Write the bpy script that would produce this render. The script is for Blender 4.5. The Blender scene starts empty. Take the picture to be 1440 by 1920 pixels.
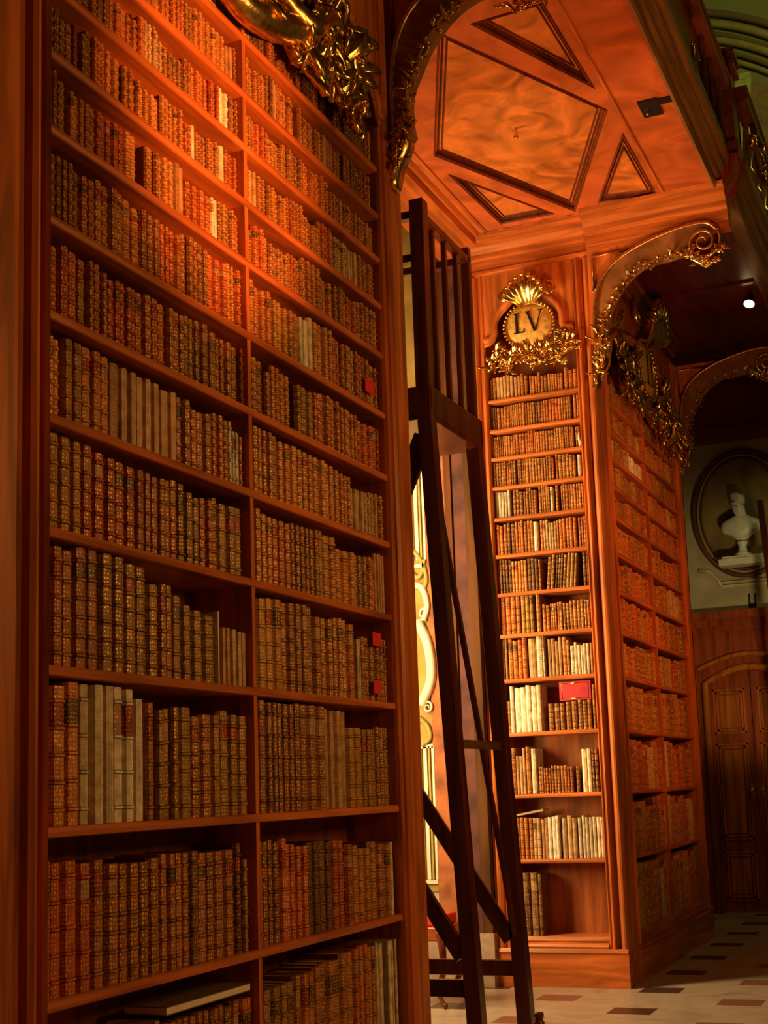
import bpy, bmesh, math, random
from mathutils import Vector, Matrix
R = math.radians
PI = math.pi
SC = bpy.context.scene
COL = SC.collection

# ------------------------------------------------------------------ camera
YAW, PITCH, ROLL = R(22.472), R(8.625), R(-2.147)
FPX, CX, CY = 2492.4, 779.0, 1101.0            # focal length and optical centre in pixels of the 1440x1920 frame
CAM = Vector((2.65, 0.0, 1.6))
Fw = Vector((-math.sin(YAW)*math.cos(PITCH), math.cos(YAW)*math.cos(PITCH), math.sin(PITCH)))
R0 = Vector((math.cos(YAW), math.sin(YAW), 0)); U0 = R0.cross(Fw)
Rv = math.cos(ROLL)*R0 + math.sin(ROLL)*U0
Uv = -math.sin(ROLL)*R0 + math.cos(ROLL)*U0
cam_data = bpy.data.cameras.new('camera')
cam = bpy.data.objects.new('camera', cam_data); COL.objects.link(cam)
cam.matrix_world = Matrix(((Rv.x, Uv.x, -Fw.x, CAM.x), (Rv.y, Uv.y, -Fw.y, CAM.y), (Rv.z, Uv.z, -Fw.z, CAM.z), (0, 0, 0, 1)))
cam_data.sensor_width = 36; cam_data.lens = FPX/1920*36
cam_data.shift_x = (720-CX)/1920; cam_data.shift_y = (CY-960)/1920
cam_data.clip_end = 100
SC.camera = cam

# ------------------------------------------------------------------ world, exposure, lights
SC.view_settings.view_transform = 'Standard'; SC.view_settings.look = 'None'
SC.view_settings.gamma = 1.0; SC.view_settings.exposure = 0.0; SC.view_settings.use_curve_mapping = False
w = bpy.data.worlds.new('hall_air'); SC.world = w; w.use_nodes = True
w.node_tree.nodes['Background'].inputs[0].default_value = (1.0, 0.50, 0.22, 1)
w.node_tree.nodes['Background'].inputs[1].default_value = 0.022

def spot(name, loc, tgt, power, colr, ang, blend=0.7, size=0.12):
    l = bpy.data.lights.new(name, 'SPOT'); l.energy = power; l.color = colr
    l.spot_size = R(ang); l.spot_blend = blend; l.shadow_soft_size = size
    o = bpy.data.objects.new(name, l); COL.objects.link(o); o.location = loc
    o.rotation_euler = (Vector(tgt)-Vector(loc)).to_track_quat('-Z', 'Y').to_euler(); return o
def area(name, loc, tgt, power, colr, sx, sy):
    l = bpy.data.lights.new(name, 'AREA'); l.energy = power; l.color = colr
    l.shape = 'RECTANGLE'; l.size = sx; l.size_y = sy
    o = bpy.data.objects.new(name, l); COL.objects.link(o); o.location = loc
    o.rotation_euler = (Vector(tgt)-Vector(loc)).to_track_quat('-Z', 'Y').to_euler(); return o

spot('spot_near_bookcase', (3.7, 4.2, 2.8), (0, 4.58, 4.32), 1500, (1.0, 0.33, 0.085), 28, 1.0, 0.10)
area('hall_fill', (4.4, 5.9, 3.4), (0, 4.4, 1.9), 78, (1.0, 0.52, 0.17), 1.6, 1.6)  # added fill light for the lower shelves of the near bookcase
spot('spot_ceiling', (1.9, 7.2, 1.2), (0.05, 8.9, 6.3), 440, (1.0, 0.36, 0.10), 52, 0.9, 0.30)
spot('spot_cornice', (1.9, 7.7, 2.5), (0.25, 10.5, 4.9), 250, (1.0, 0.46, 0.17), 50, 0.9, 0.07)
area('niche_daylight', (-2.25, 8.75, 3.0), (0.2, 10.4, 2.8), 230, (1.0, 0.72, 0.40), 0.7, 3.4)
spot('spot_hall_side', (3.4, 10.6, 3.0), (0, 12.2, 3.1), 340, (1.0, 0.27, 0.06), 72, 1.0, 0.12)
spot('spot_end_wall', (1.6, 12.2, 2.0), (0.2, 16.4, 3.3), 190, (1.0, 0.74, 0.32), 44, 0.7, 0.15)
area('upper_hall_glow', (4.0, 12.0, 10.0), (0.6, 16.4, 10.5), 95, (0.86, 0.90, 0.30), 2.0, 2.0)

# ------------------------------------------------------------------ materials
def mat(name):
    m = bpy.data.materials.new(name); m.use_nodes = True
    return m, m.node_tree, m.node_tree.nodes['Principled BSDF']
def ramp(nt, fac, stops):
    r = nt.nodes.new('ShaderNodeValToRGB'); e = r.color_ramp.elements
    while len(e) < len(stops): e.new(0.5)
    for i, (p, c) in enumerate(stops): e[i].position = p; e[i].color = (*c, 1)
    nt.links.new(fac, r.inputs[0]); return r.outputs[0]
def wood(name, base, axis='z', rough=0.36, var=0.45, scale=1.0, coat=0.08):
    m, nt, b = mat(name)
    g = nt.nodes.new('ShaderNodeNewGeometry')
    mp = nt.nodes.new('ShaderNodeMapping'); nt.links.new(g.outputs['Position'], mp.inputs[0])
    s = {'x': (1.2, 14, 14), 'y': (14, 1.2, 14), 'z': (14, 14, 1.2), 'burl': (3, 3, 3)}[axis]
    mp.inputs['Scale'].default_value = [v*scale for v in s]
    n = nt.nodes.new('ShaderNodeTexNoise'); n.inputs['Scale'].default_value = 1.0; n.inputs['Detail'].default_value = 7
    n.inputs['Distortion'].default_value = 1.6 if axis == 'burl' else 0.7
    nt.links.new(mp.outputs[0], n.inputs['Vector'])
    lo = tuple(c*(1-var) for c in base); hi = tuple(min(1, c*(1+var)) for c in base)
    nt.links.new(ramp(nt, n.outputs[0], [(0.32, lo), (0.5, base), (0.68, hi)]), b.inputs['Base Color'])
    b.inputs['Roughness'].default_value = rough; b.inputs['Specular Tint'].default_value = (1.0, 0.62, 0.30, 1)
    b.inputs['Coat Weight'].default_value = coat; b.inputs['Coat Roughness'].default_value = 0.25
    bp = nt.nodes.new('ShaderNodeBump'); bp.inputs['Strength'].default_value = 0.06; bp.inputs['Distance'].default_value = 0.01
    nt.links.new(n.outputs[0], bp.inputs['Height']); nt.links.new(bp.outputs[0], b.inputs['Normal'])
    return m
WB = (0.50, 0.125, 0.022)
M_WOODZ = wood('walnut_vertical', WB, 'z')
M_WOODX = wood('walnut_across', WB, 'x')
M_WOODY = wood('walnut_along', WB, 'y')
M_BURL = wood('walnut_burl', (0.62, 0.175, 0.030), 'burl', 0.30)
M_BURL2 = wood('walnut_veneer', (0.55, 0.115, 0.026), 'burl', 0.33, 0.3, 0.8)
M_GROOVE = wood('walnut_moulding', (0.14, 0.030, 0.012), 'y', 0.28)
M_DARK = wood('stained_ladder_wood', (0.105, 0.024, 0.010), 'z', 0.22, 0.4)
M_BACK = wood('walnut_back', (0.34, 0.085, 0.02), 'z', 0.5)
M_DOORW = wood('door_wood', (0.34, 0.055, 0.018), 'z', 0.42)

def gold(name, c=(0.95, 0.60, 0.17), rough=0.24):
    m, nt, b = mat(name)
    b.inputs['Metallic'].default_value = 1.0; b.inputs['Roughness'].default_value = rough
    n = nt.nodes.new('ShaderNodeTexNoise'); n.inputs['Scale'].default_value = 28; n.inputs['Detail'].default_value = 4
    g = nt.nodes.new('ShaderNodeNewGeometry'); nt.links.new(g.outputs['Position'], n.inputs['Vector'])
    nt.links.new(ramp(nt, n.outputs[0], [(0.3, tuple(x*0.55 for x in c)), (0.6, c)]), b.inputs['Base Color'])
    bp = nt.nodes.new('ShaderNodeBump'); bp.inputs['Strength'].default_value = 0.25; bp.inputs['Distance'].default_value = 0.01
    nt.links.new(n.outputs[0], bp.inputs['Height']); nt.links.new(bp.outputs[0], b.inputs['Normal'])
    return m
M_GOLD = gold('gilded_carving')
M_PLAQUE = gold('gilt_plaque', (0.95, 0.52, 0.10), 0.5)
M_PLAQUE.node_tree.nodes['Principled BSDF'].inputs['Metallic'].default_value = 0.35
def plain(name, c, rough=0.5, metal=0.0, noise=0.0, scale=12):
    m, nt, b = mat(name)
    b.inputs['Roughness'].default_value = rough; b.inputs['Metallic'].default_value = metal
    n = nt.nodes.new('ShaderNodeTexNoise'); n.inputs['Scale'].default_value = scale; n.inputs['Detail'].default_value = 5
    g = nt.nodes.new('ShaderNodeNewGeometry'); nt.links.new(g.outputs['Position'], n.inputs['Vector'])
    nt.links.new(ramp(nt, n.outputs[0], [(0.3, tuple(x*(1-noise) for x in c)), (0.7, tuple(min(1, x*(1+noise)) for x in c))]), b.inputs['Base Color'])
    return m
M_BLACK = plain('black_paint', (0.012, 0.010, 0.008), 0.4)
M_RED = plain('red_upholstery', (0.75, 0.03, 0.02), 0.6)
M_REDBOX = plain('red_leather', (0.50, 0.02, 0.015), 0.4, 0, 0.2)
M_TAG = plain('red_card', (0.75, 0.02, 0.01), 0.6)
M_PAPER = plain('paper', (0.82, 0.68, 0.46), 0.7, 0, 0.1)
M_PAGES = plain('page_edges', (0.42, 0.28, 0.13), 0.8, 0, 0.25, 60)
M_CREAM = plain('painted_plaster', (0.50, 0.42, 0.24), 0.7, 0, 0.15, 3)
M_CREAM2 = plain('plaster_moulding', (0.66, 0.58, 0.38), 0.6, 0, 0.1)
M_GREEN = plain('olive_plaster', (0.22, 0.20, 0.05), 0.8, 0, 0.15, 2)
M_OLIVE = plain('olive_moulding', (0.34, 0.25, 0.06), 0.6, 0, 0.15)
M_MARBLE = plain('white_marble', (0.75, 0.70, 0.58), 0.4, 0, 0.12, 9)
M_ORMARB = plain('orange_marble', (0.34, 0.10, 0.022), 0.85, 0, 0.5, 7)
M_RDMARB = plain('red_marble', (0.10, 0.028, 0.013), 0.85, 0, 0.5, 5)
M_FRESCO = plain('fresco_ground', (0.36, 0.22, 0.035), 0.8, 0, 0.3, 5)
M_FRESCOC = plain('fresco_cream', (0.74, 0.62, 0.40), 0.7, 0, 0.12, 9)
M_FRESCOO = plain('fresco_olive', (0.36, 0.27, 0.05), 0.8, 0, 0.2, 9)
M_BRASS = plain('brass', (0.85, 0.55, 0.15), 0.3, 1.0)
M_GLASS, _nt, _b = mat('window_glass'); _b.inputs['Transmission Weight'].default_value = 1; _b.inputs['Roughness'].default_value = 0.02
M_LAMP, _nt, _b = mat('lamp_glow'); _b.inputs['Emission Color'].default_value = (1, 0.78, 0.35, 1); _b.inputs['Emission Strength'].default_value = 6

# leather: colour and gilding strength ride on a colour attribute; tooling follows the spine's own UVs (metres)
def leather():
    m, nt, b = mat('book_leather'); L = nt.links.new
    at = nt.nodes.new('ShaderNodeAttribute'); at.attribute_name = 'bcol'
    uv = nt.nodes.new('ShaderNodeUVMap'); uv.uv_map = 'UVMap'
    mp = nt.nodes.new('ShaderNodeMapping'); mp.inputs['Scale'].default_value = (125, 70, 1); L(uv.outputs[0], mp.inputs[0])
    vo = nt.nodes.new('ShaderNodeTexVoronoi'); vo.inputs['Scale'].default_value = 1.0; vo.inputs['Randomness'].default_value = 0.35; L(mp.outputs[0], vo.inputs['Vector'])
    msk = nt.nodes.new('ShaderNodeMapRange'); msk.inputs[1].default_value = 0.40; msk.inputs[2].default_value = 0.26; L(vo.outputs['Distance'], msk.inputs[0])
    mul = nt.nodes.new('ShaderNodeMath'); mul.operation = 'MULTIPLY'; L(msk.outputs[0], mul.inputs[0]); L(at.outputs['Alpha'], mul.inputs[1])
    g = nt.nodes.new('ShaderNodeNewGeometry')
    n = nt.nodes.new('ShaderNodeTexNoise'); n.inputs['Scale'].default_value = 22; n.inputs['Detail'].default_value = 6; L(g.outputs['Position'], n.inputs['Vector'])
    rm = nt.nodes.new('ShaderNodeMapRange'); rm.inputs[1].default_value = 0.3; rm.inputs[2].default_value = 0.7; rm.inputs[3].default_value = 0.6; rm.inputs[4].default_value = 1.3; L(n.outputs[0], rm.inputs[0])
    vm = nt.nodes.new('ShaderNodeVectorMath'); vm.operation = 'SCALE'; L(at.outputs['Color'], vm.inputs[0]); L(rm.outputs[0], vm.inputs['Scale'])
    mix = nt.nodes.new('ShaderNodeMix'); mix.data_type = 'RGBA'; L(mul.outputs[0], mix.inputs[0]); L(vm.outputs[0], mix.inputs[6]); mix.inputs[7].default_value = (0.85, 0.50, 0.14, 1)
    L(mix.outputs[2], b.inputs['Base Color'])
    m2 = nt.nodes.new('ShaderNodeMath'); m2.operation = 'MULTIPLY'; m2.inputs[1].default_value = 0.5; L(mul.outputs[0], m2.inputs[0]); L(m2.outputs[0], b.inputs['Metallic'])
    b.inputs['Roughness'].default_value = 0.46; b.inputs['Specular IOR Level'].default_value = 0.35; b.inputs['Specular Tint'].default_value = (1.0, 0.72, 0.42, 1)
    bp = nt.nodes.new('ShaderNodeBump'); bp.inputs['Strength'].default_value = 0.3; bp.inputs['Distance'].default_value = 0.003
    L(msk.outputs[0], bp.inputs['Height']); L(bp.outputs[0], b.inputs['Normal'])
    return m
M_LEATHER = leather()

def floor_mat():
    m, nt, b = mat('marble_floor'); L = nt.links.new
    g = nt.nodes.new('ShaderNodeNewGeometry'); sx = nt.nodes.new('ShaderNodeSeparateXYZ'); L(g.outputs['Position'], sx.inputs[0])
    def M(op, a, bb=None, c=None):
        n = nt.nodes.new('ShaderNodeMath'); n.operation = op
        for i, v in enumerate((a, bb, c)):
            if v is None: continue
            if isinstance(v, (int, float)): n.inputs[i].default_value = v
            else: L(v, n.inputs[i])
        return n.outputs[0]
    px, py = 0.68, 0.96
    ux = M('DIVIDE', M('SUBTRACT', sx.outputs[0], 0.247), px)
    uy = M('DIVIDE', M('SUBTRACT', sx.outputs[1], 9.50), py)
    def sq(ox, oy):
        a = M('ABSOLUTE', M('SUBTRACT', M('FRACT', M('ADD', ux, ox+0.5)), 0.5))
        c = M('ABSOLUTE', M('SUBTRACT', M('FRACT', M('ADD', uy, oy+0.5)), 0.5))
        return M('MULTIPLY', M('LESS_THAN', a, 0.125), M('LESS_THAN', c, 0.135))
    # odd columns are shifted by half a period: cover both parities with a doubled x period
    ux2 = M('MULTIPLY', ux, 0.5)
    def sq2(ox, oy):
        a = M('ABSOLUTE', M('SUBTRACT', M('FRACT', M('ADD', ux2, ox+0.5)), 0.5))
        c = M('ABSOLUTE', M('SUBTRACT', M('FRACT', M('ADD', uy, oy+0.5)), 0.5))
        return M('MULTIPLY', M('LESS_THAN', a, 0.115), M('LESS_THAN', c, 0.14))
    s1 = sq2(0, 0); s2 = sq2(0.5, 0.5)
    n = nt.nodes.new('ShaderNodeTexNoise'); n.inputs['Scale'].default_value = 2.2; n.inputs['Detail'].default_value = 8; n.inputs['Distortion'].default_value = 1.2
    L(g.outputs['Position'], n.inputs['Vector'])
    basec = ramp(nt, n.outputs[0], [(0.3, (0.36, 0.25, 0.15)), (0.55, (0.52, 0.40, 0.25)), (0.75, (0.40, 0.24, 0.14))])
    mx = nt.nodes.new('ShaderNodeMix'); mx.data_type = 'RGBA'; L(s1, mx.inputs[0]); L(basec, mx.inputs[6]); mx.inputs[7].default_value = (0.085, 0.040, 0.022, 1)
    my = nt.nodes.new('ShaderNodeMix'); my.data_type = 'RGBA'; L(s2, my.inputs[0]); L(mx.outputs[2], my.inputs[6]); my.inputs[7].default_value = (0.26, 0.11, 0.065, 1)
    L(my.outputs[2], b.inputs['Base Color']); b.inputs['Roughness'].default_value = 0.32
    return m
M_FLOOR = floor_mat()

# ------------------------------------------------------------------ mesh helpers
class MB:
    def __init__(s): s.v = []; s.f = []; s.mi = []; s.sm = []
    def add(s, vs, fs, mi=0, smooth=False):
        o = len(s.v); s.v += [tuple(p) for p in vs]
        for f in fs: s.f.append([o+i for i in f]); s.mi.append(mi); s.sm.append(smooth)
    def box(s, a, b, mi=0, T=None):
        x0, y0, z0 = a; x1, y1, z1 = b
        vs = [(x, y, z) for x in (x0, x1) for y in (y0, y1) for z in (z0, z1)]
        if T: vs = [T(*p) for p in vs]
        s.add(vs, [(0, 1, 3, 2), (4, 6, 7, 5), (0, 4, 5, 1), (2, 3, 7, 6), (0, 2, 6, 4), (1, 5, 7, 3)], mi)
    def prism(s, pts, f0, f1, mi=0, smooth=False):     # pts 2-D; f0, f1 map a point to the two end faces
        n = len(pts); vs = [f0(*p) for p in pts]+[f1(*p) for p in pts]
        s.add(vs, [tuple(range(n))[::-1], tuple(range(n, 2*n))], mi)
        o = len(s.v)-2*n
        for i in range(n):
            j = (i+1) % n; s.f.append([o+i, o+j, o+n+j, o+n+i]); s.mi.append(mi); s.sm.append(smooth)
    def bar(s, a, b, w_, d_, side=(1, 0, 0), mi=0):    # rectangular bar between two points
        a = Vector(a); b = Vector(b); t = (b-a).normalized(); sd = Vector(side); sd = (sd-t*sd.dot(t)).normalized(); n = t.cross(sd)
        vs = [p+sd*(w_/2*i)+n*(d_/2*j) for p in (a, b) for i in (-1, 1) for j in (-1, 1)]
        s.add(vs, [(0, 1, 3, 2), (4, 6, 7, 5), (0, 4, 5, 1), (2, 3, 7, 6), (0, 2, 6, 4), (1, 5, 7, 3)], mi)
    def tube(s, pts, rad, seg=8, mi=0, closed=False, flat=1.0, up=None):
        pts = [Vector(p) for p in pts]; n = len(pts); rr = rad if isinstance(rad, (list, tuple)) else [rad]*n
        rings = []; prev = None
        for i, p in enumerate(pts):
            if closed: t = pts[(i+1) % n]-pts[i-1]
            else: t = pts[min(i+1, n-1)]-pts[max(i-1, 0)]
            t.normalize()
            ref = Vector(up) if up else (prev if prev is not None else (Vector((0, 0, 1)) if abs(t.z) < 0.9 else Vector((1, 0, 0))))
            a = (ref-t*ref.dot(t))
            if a.length < 1e-5: a = t.orthogonal()
            a.normalize(); b = t.cross(a); prev = a
            rings.append([p+a*(rr[i]*flat*math.cos(2*PI*k/seg))+b*(rr[i]*math.sin(2*PI*k/seg)) for k in range(seg)])
        vs = [q for r_ in rings for q in r_]; fs = []
        for i in range(n if closed else n-1):
            j = (i+1) % n
            for k in range(seg): fs.append((i*seg+k, i*seg+(k+1) % seg, j*seg+(k+1) % seg, j*seg+k))
        if not closed: fs += [tuple(range(seg))[::-1], tuple((n-1)*seg+k for k in range(seg))]
        s.add(vs, fs, mi, True)
    def sphere(s, c, r, seg=8, rings=6, mi=0, sc=(1, 1, 1)):
        vs = [(c[0], c[1], c[2]+r*sc[2])]
        for i in range(1, rings):
            a = PI*i/rings
            for k in range(seg):
                b = 2*PI*k/seg; vs.append((c[0]+r*sc[0]*math.sin(a)*math.cos(b), c[1]+r*sc[1]*math.sin(a)*math.sin(b), c[2]+r*sc[2]*math.cos(a)))
        vs.append((c[0], c[1], c[2]-r*sc[2])); fs = []
        for k in range(seg): fs.append((0, 1+k, 1+(k+1) % seg))
        for i in range(rings-2):
            for k in range(seg): fs.append((1+i*seg+k, 1+(i+1)*seg+k, 1+(i+1)*seg+(k+1) % seg, 1+i*seg+(k+1) % seg))
        l = len(vs)-1; o = 1+(rings-2)*seg
        for k in range(seg): fs.append((l, o+(k+1) % seg, o+k))
        s.add(vs, fs, mi, True)
    def lathe(s, c, prof, seg=20, mi=0):               # prof: (radius, z) from bottom to top
        vs = []; fs = []
        for r_, z in prof:
            for k in range(seg): a = 2*PI*k/seg; vs.append((c[0]+r_*math.cos(a), c[1]+r_*math.sin(a), c[2]+z))
        n = len(prof)
        for i in range(n-1):
            for k in range(seg): fs.append((i*seg+k, i*seg+(k+1) % seg, (i+1)*seg+(k+1) % seg, (i+1)*seg+k))
        fs += [tuple(range(seg))[::-1], tuple((n-1)*seg+k for k in range(seg))]
        s.add(vs, fs, mi, True)
    def build(s, name, mats, parent=None, origin=None, uvs=None, cols=None, fix=True):
        o0 = Vector(origin) if origin is not None else (Vector(parent['_o']) if parent is not None else Vector((0, 0, 0)))
        me = bpy.data.meshes.new(name)
        me.from_pydata([(p[0]-o0.x, p[1]-o0.y, p[2]-o0.z) for p in s.v], [], s.f)
        me.polygons.foreach_set('material_index', s.mi); me.polygons.foreach_set('use_smooth', s.sm)
        for m in (mats if isinstance(mats, (list, tuple)) else [mats]): me.materials.append(m)
        if uvs:
            ul = me.uv_layers.new(name='UVMap'); ul.data.foreach_set('uv', uvs)
            ca = me.color_attributes.new(name='bcol', type='FLOAT_COLOR', domain='CORNER'); ca.data.foreach_set('color', cols)
        if fix:
            bm = bmesh.new(); bm.from_mesh(me); bmesh.ops.recalc_face_normals(bm, faces=bm.faces); bm.to_mesh(me); bm.free()
        me.update()
        ob = bpy.data.objects.new(name, me); COL.objects.link(ob)
        if parent is not None:
            ob.parent = parent; po = Vector(parent['_o']); ob.location = o0-po; ob['_o'] = tuple(o0)
        else:
            ob.location = o0; ob['_o'] = tuple(o0)
        return ob
ROOTS = []
def thing(name, label, cat, loc=(0, 0, 0), group=None):
    o = bpy.data.objects.new(name, None); COL.objects.link(o); o.location = loc; o['_o'] = tuple(loc)
    o.empty_display_size = 0.1; o['label'] = label; o['category'] = cat
    if group: o['group'] = group
    return o
def tag(o, label, cat, group=None):
    o['label'] = label; o['category'] = cat
    if group: o['group'] = group
    return o
def struct(o): o['kind'] = 'structure'; return o
def plab(o, l): o['label'] = l; return o
def bez(pts, n=8):                                     # Catmull-Rom through 2-D/3-D points
    P = [Vector(p) for p in pts]; P = [P[0]*2-P[1]]+P+[P[-1]*2-P[-2]]; out = []
    for i in range(1, len(P)-2):
        for k in range(n):
            t = k/n; a, b, c, d = P[i-1], P[i], P[i+1], P[i+2]
            out.append(0.5*((2*b)+(c-a)*t+(2*a-5*b+4*c-d)*t*t+(3*b-a-3*c+d)*t*t*t))
    out.append(P[-2]); return out

# ------------------------------------------------------------------ frames of the three bookcases
def T_near(u, w_, z): return (w_, u, z)                # u runs along Y, w stands out towards +X
def T_front(u, w_, z): return (u, 10.5-w_, z)          # u runs along X, w stands out towards -Y
T_side = T_near
SH = [0.39, 1.0, 1.525, 2.03, 2.475, 2.85, 3.20, 3.53, 3.85, 4.12, 4.375, 4.62, 4.885]   # tops of the shelves, the same in every case
ZC = 6.33                                              # underside of the gallery

# ------------------------------------------------------------------ setting
mb = MB(); mb.box((-2.8, -1.5, -0.1), (6.0, 16.6, 0.0)); struct(mb.build('floor', M_FLOOR))

# gallery underside: flat panelled ceiling with a sunk rhombus and sunk corner triangles
rh = [(-0.075, 7.349), (0.625, 8.759), (-0.036, 10.26), (-0.704, 8.831)]
tris = [[(0.164, 7.328), (0.604, 7.308), (0.623, 8.354)], [(0.642, 9.216), (0.639, 10.303), (0.201, 10.211)],
        [(-0.72, 9.239), (-0.23, 10.241), (-0.665, 10.228)], [(-0.73, 8.36), (-0.72, 7.30), (-0.26, 7.32)]]
bm = bmesh.new()
def loop(bm, pts, z):
    vs = [bm.verts.new((x, y, z)) for x, y in pts]; return [bm.edges.new((vs[i], vs[(i+1) % len(vs)])) for i in range(len(vs))], vs
edges = []
e, _ = loop(bm, [(-0.9, 6.36), (1.12, 6.36), (1.12, 10.52), (-0.9, 10.52)], ZC); edges += e
for t in [rh]+tris: e, _ = loop(bm, t, ZC); edges += e
bmesh.ops.triangle_fill(bm, use_beauty=True, use_dissolve=False, edges=edges)
DEP = 0.035
for f in bm.faces: f.material_index = 0
for t in [rh]+tris:
    n = len(t); lo = [bm.verts.new((x, y, ZC)) for x, y in t]; hi = [bm.verts.new((x, y, ZC+DEP)) for x, y in t]
    for i in range(n):
        f = bm.faces.new((lo[i], lo[(i+1) % n], hi[(i+1) % n], hi[i])); f.material_index = 2
    f = bm.faces.new(hi); f.material_index = 1
bmesh.ops.recalc_face_normals(bm, faces=bm.faces)
me = bpy.data.meshes.new('ceiling'); bm.to_mesh(me); bm.free()
for m in (M_BURL2, M_BURL, M_GROOVE): me.materials.append(m)
ceil = bpy.data.objects.new('ceiling', me); COL.objects.link(ceil); struct(ceil); ceil['_o'] = (0, 0, 0)
def inset(t, d):
    c = Vector((sum(p[0] for p in t)/len(t), sum(p[1] for p in t)/len(t))); out = []; n = len(t)
    area2 = sum(t[i][0]*t[(i+1) % n][1]-t[(i+1) % n][0]*t[i][1] for i in range(n)); sg = 1 if area2 > 0 else -1
    L = []
    for i in range(n):
        a = Vector(t[i]); b = Vector(t[(i+1) % n]); dr = (b-a).normalized(); nn = Vector((-dr.y, dr.x))*sg*d; L.append((a+nn, dr))
    for i in range(n):
        (p, r_), (q, s_) = L[i-1], L[i]; cr = r_.x*s_.y-r_.y*s_.x; k = ((q.x-p.x)*s_.y-(q.y-p.y)*s_.x)/cr; out.append(p+r_*k)
    return out
for t in [rh]+tris:                                    # thin mouldings round each sunk panel
    mb = MB()
    for d, z, hh in ((-0.010, ZC, 0.010), (0.018, ZC+DEP, 0.018), (0.045, ZC+DEP, 0.012)):
        a = inset(t, d-0.010); b = inset(t, d+0.010); n = len(t)
        vs = [(p.x, p.y, z+0.002) for p in a]+[(p.x, p.y, z+0.002) for p in b]+[(((a[i]+b[i])/2).x, ((a[i]+b[i])/2).y, z-hh) for i in range(n)]
        fs = []
        for i in range(n):
            j = (i+1) % n; fs += [(i, j, 2*n+j, 2*n+i), (n+j, n+i, 2*n+i, 2*n+j)]
        mb.add(vs, fs)
    mb.build('panel_moulding', M_GROOVE, ceil, fix=False)
# cross mouldings and the sloping border of the ceiling towards the window recess
mb = MB()
mb.prism([(-0.90, ZC), (-0.93, ZC-0.03), (-0.96, ZC-0.02), (-0.97, ZC-0.07), (-1.30, ZC-0.16), (-1.30, ZC+0.06), (-0.90, ZC+0.02)], lambda x, z: (x, 6.36, z), lambda x, z: (x, 10.5, z))
struct(mb.build('trim_1', M_WOODY))
mb = MB()
for x0, x1, y0, y1 in ((-0.86, -0.835, 6.4, 10.35), (0.70, 0.72, 6.4, 10.35), (-0.86, 0.72, 10.335, 10.35)):
    mb.box((x0, y0, ZC-0.012), (x1, y1, ZC+0.004))
struct(mb.build('trim_2', M_WOODY))
# the ceiling goes on, its wood darkened in colour for shade, over the strip beside the far bookcase and the next niche
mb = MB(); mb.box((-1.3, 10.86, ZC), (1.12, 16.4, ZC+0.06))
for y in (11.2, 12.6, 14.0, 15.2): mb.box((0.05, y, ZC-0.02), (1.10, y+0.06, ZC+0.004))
struct(mb.build('ceiling', wood('shaded_soffit', (0.13, 0.012, 0.008), 'y', 0.3)))
# window recess behind the ladder
mb = MB(); mb.box((-2.5, 6.4, 0), (-2.4, 8.3, 6.9)); mb.box((-2.5, 9.6, 0), (-2.4, 10.5, 6.9)); mb.box((-2.5, 8.3, 0), (-2.4, 9.6, 0.9)); mb.box((-2.5, 8.3, 5.2), (-2.4, 9.6, 6.9))
struct(mb.build('wall_left', M_CREAM))
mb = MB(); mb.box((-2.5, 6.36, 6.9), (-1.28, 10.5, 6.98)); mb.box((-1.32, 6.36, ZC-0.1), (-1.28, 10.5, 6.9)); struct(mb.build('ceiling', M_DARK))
win = struct(MB().build('window_1', M_WOODZ)) if False else None
mb = MB()
for y0, y1 in ((8.3, 8.37), (8.92, 8.98), (9.53, 9.6)): mb.box((-2.47, y0, 0.9), (-2.42, y1, 5.2))
for z in (0.9, 1.9, 2.95, 4.0, 5.14): mb.box((-2.47, 8.3, z), (-2.42, 9.6, z+0.06))
win = struct(mb.build('window_1', M_CREAM2))
mb = MB(); mb.box((-2.455, 8.3, 0.9), (-2.449, 9.6, 5.2)); mb.build('window_glass', M_GLASS, win)
# side wall of the recess, with its painted and marbled strips
mb = MB(); mb.box((-2.5, 10.5, 0), (-1.09, 10.62, 7.0)); wr = struct(mb.build('wall_right', M_CREAM))
mb = MB(); mb.box((-1.575, 10.47, 0.42), (-1.37, 10.5, 6.8)); mb.build('marble_strip', M_ORMARB, wr)
mb = MB(); mb.box((-1.37, 10.44, 0.42), (-1.31, 10.5, 6.8)); mb.build('wooden_strip', wood('recess_wood', (0.09, 0.026, 0.007), 'z', 0.8, coat=0.0), wr)
mb = MB(); mb.box((-1.31, 10.46, 0.42), (-1.185, 10.5, 6.8)); mb.build('marble_strip', M_RDMARB, wr)
mb = MB(); mb.box((-2.4, 10.485, 0.75), (-1.58, 10.5, 6.6)); fp = mb.build('painted_panel', M_FRESCO, wr)
mb = MB()
for x, m_, wd in ((-1.580, 0, 0.02), (-1.615, 1, 0.016), (-1.650, 0, 0.03), (-1.695, 2, 0.02)):
    for z0, z1 in ((0.85, 1.95), (3.55, 4.6)): mb.bar((x, 10.475, z0), (x, 10.475, z1), wd, 0.02, (1, 0, 0), m_)
for z in (0.83, 1.95, 3.5): mb.bar((-2.0, 10.475, z), (-1.575, 10.475, z), 0.03, 0.02, (0, 0, 1), 0)
mb.build('painted_moulding', [M_FRESCOC, M_FRESCOO, M_CREAM2], wr)
mb = MB()
def cscroll(mb, c, r, turns, start, rad, y, mi=0, sgn=1):
    pts = []; rr = []
    for i in range(40):
        t = i/39; a = start+sgn*turns*2*PI*t; q = r*(1-0.85*t); pts.append((c[0]+q*math.cos(a), y, c[1]+q*math.sin(a))); rr.append(rad*(1-0.5*t))
    mb.tube(pts, rr, 8, mi, flat=0.6)
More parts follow.
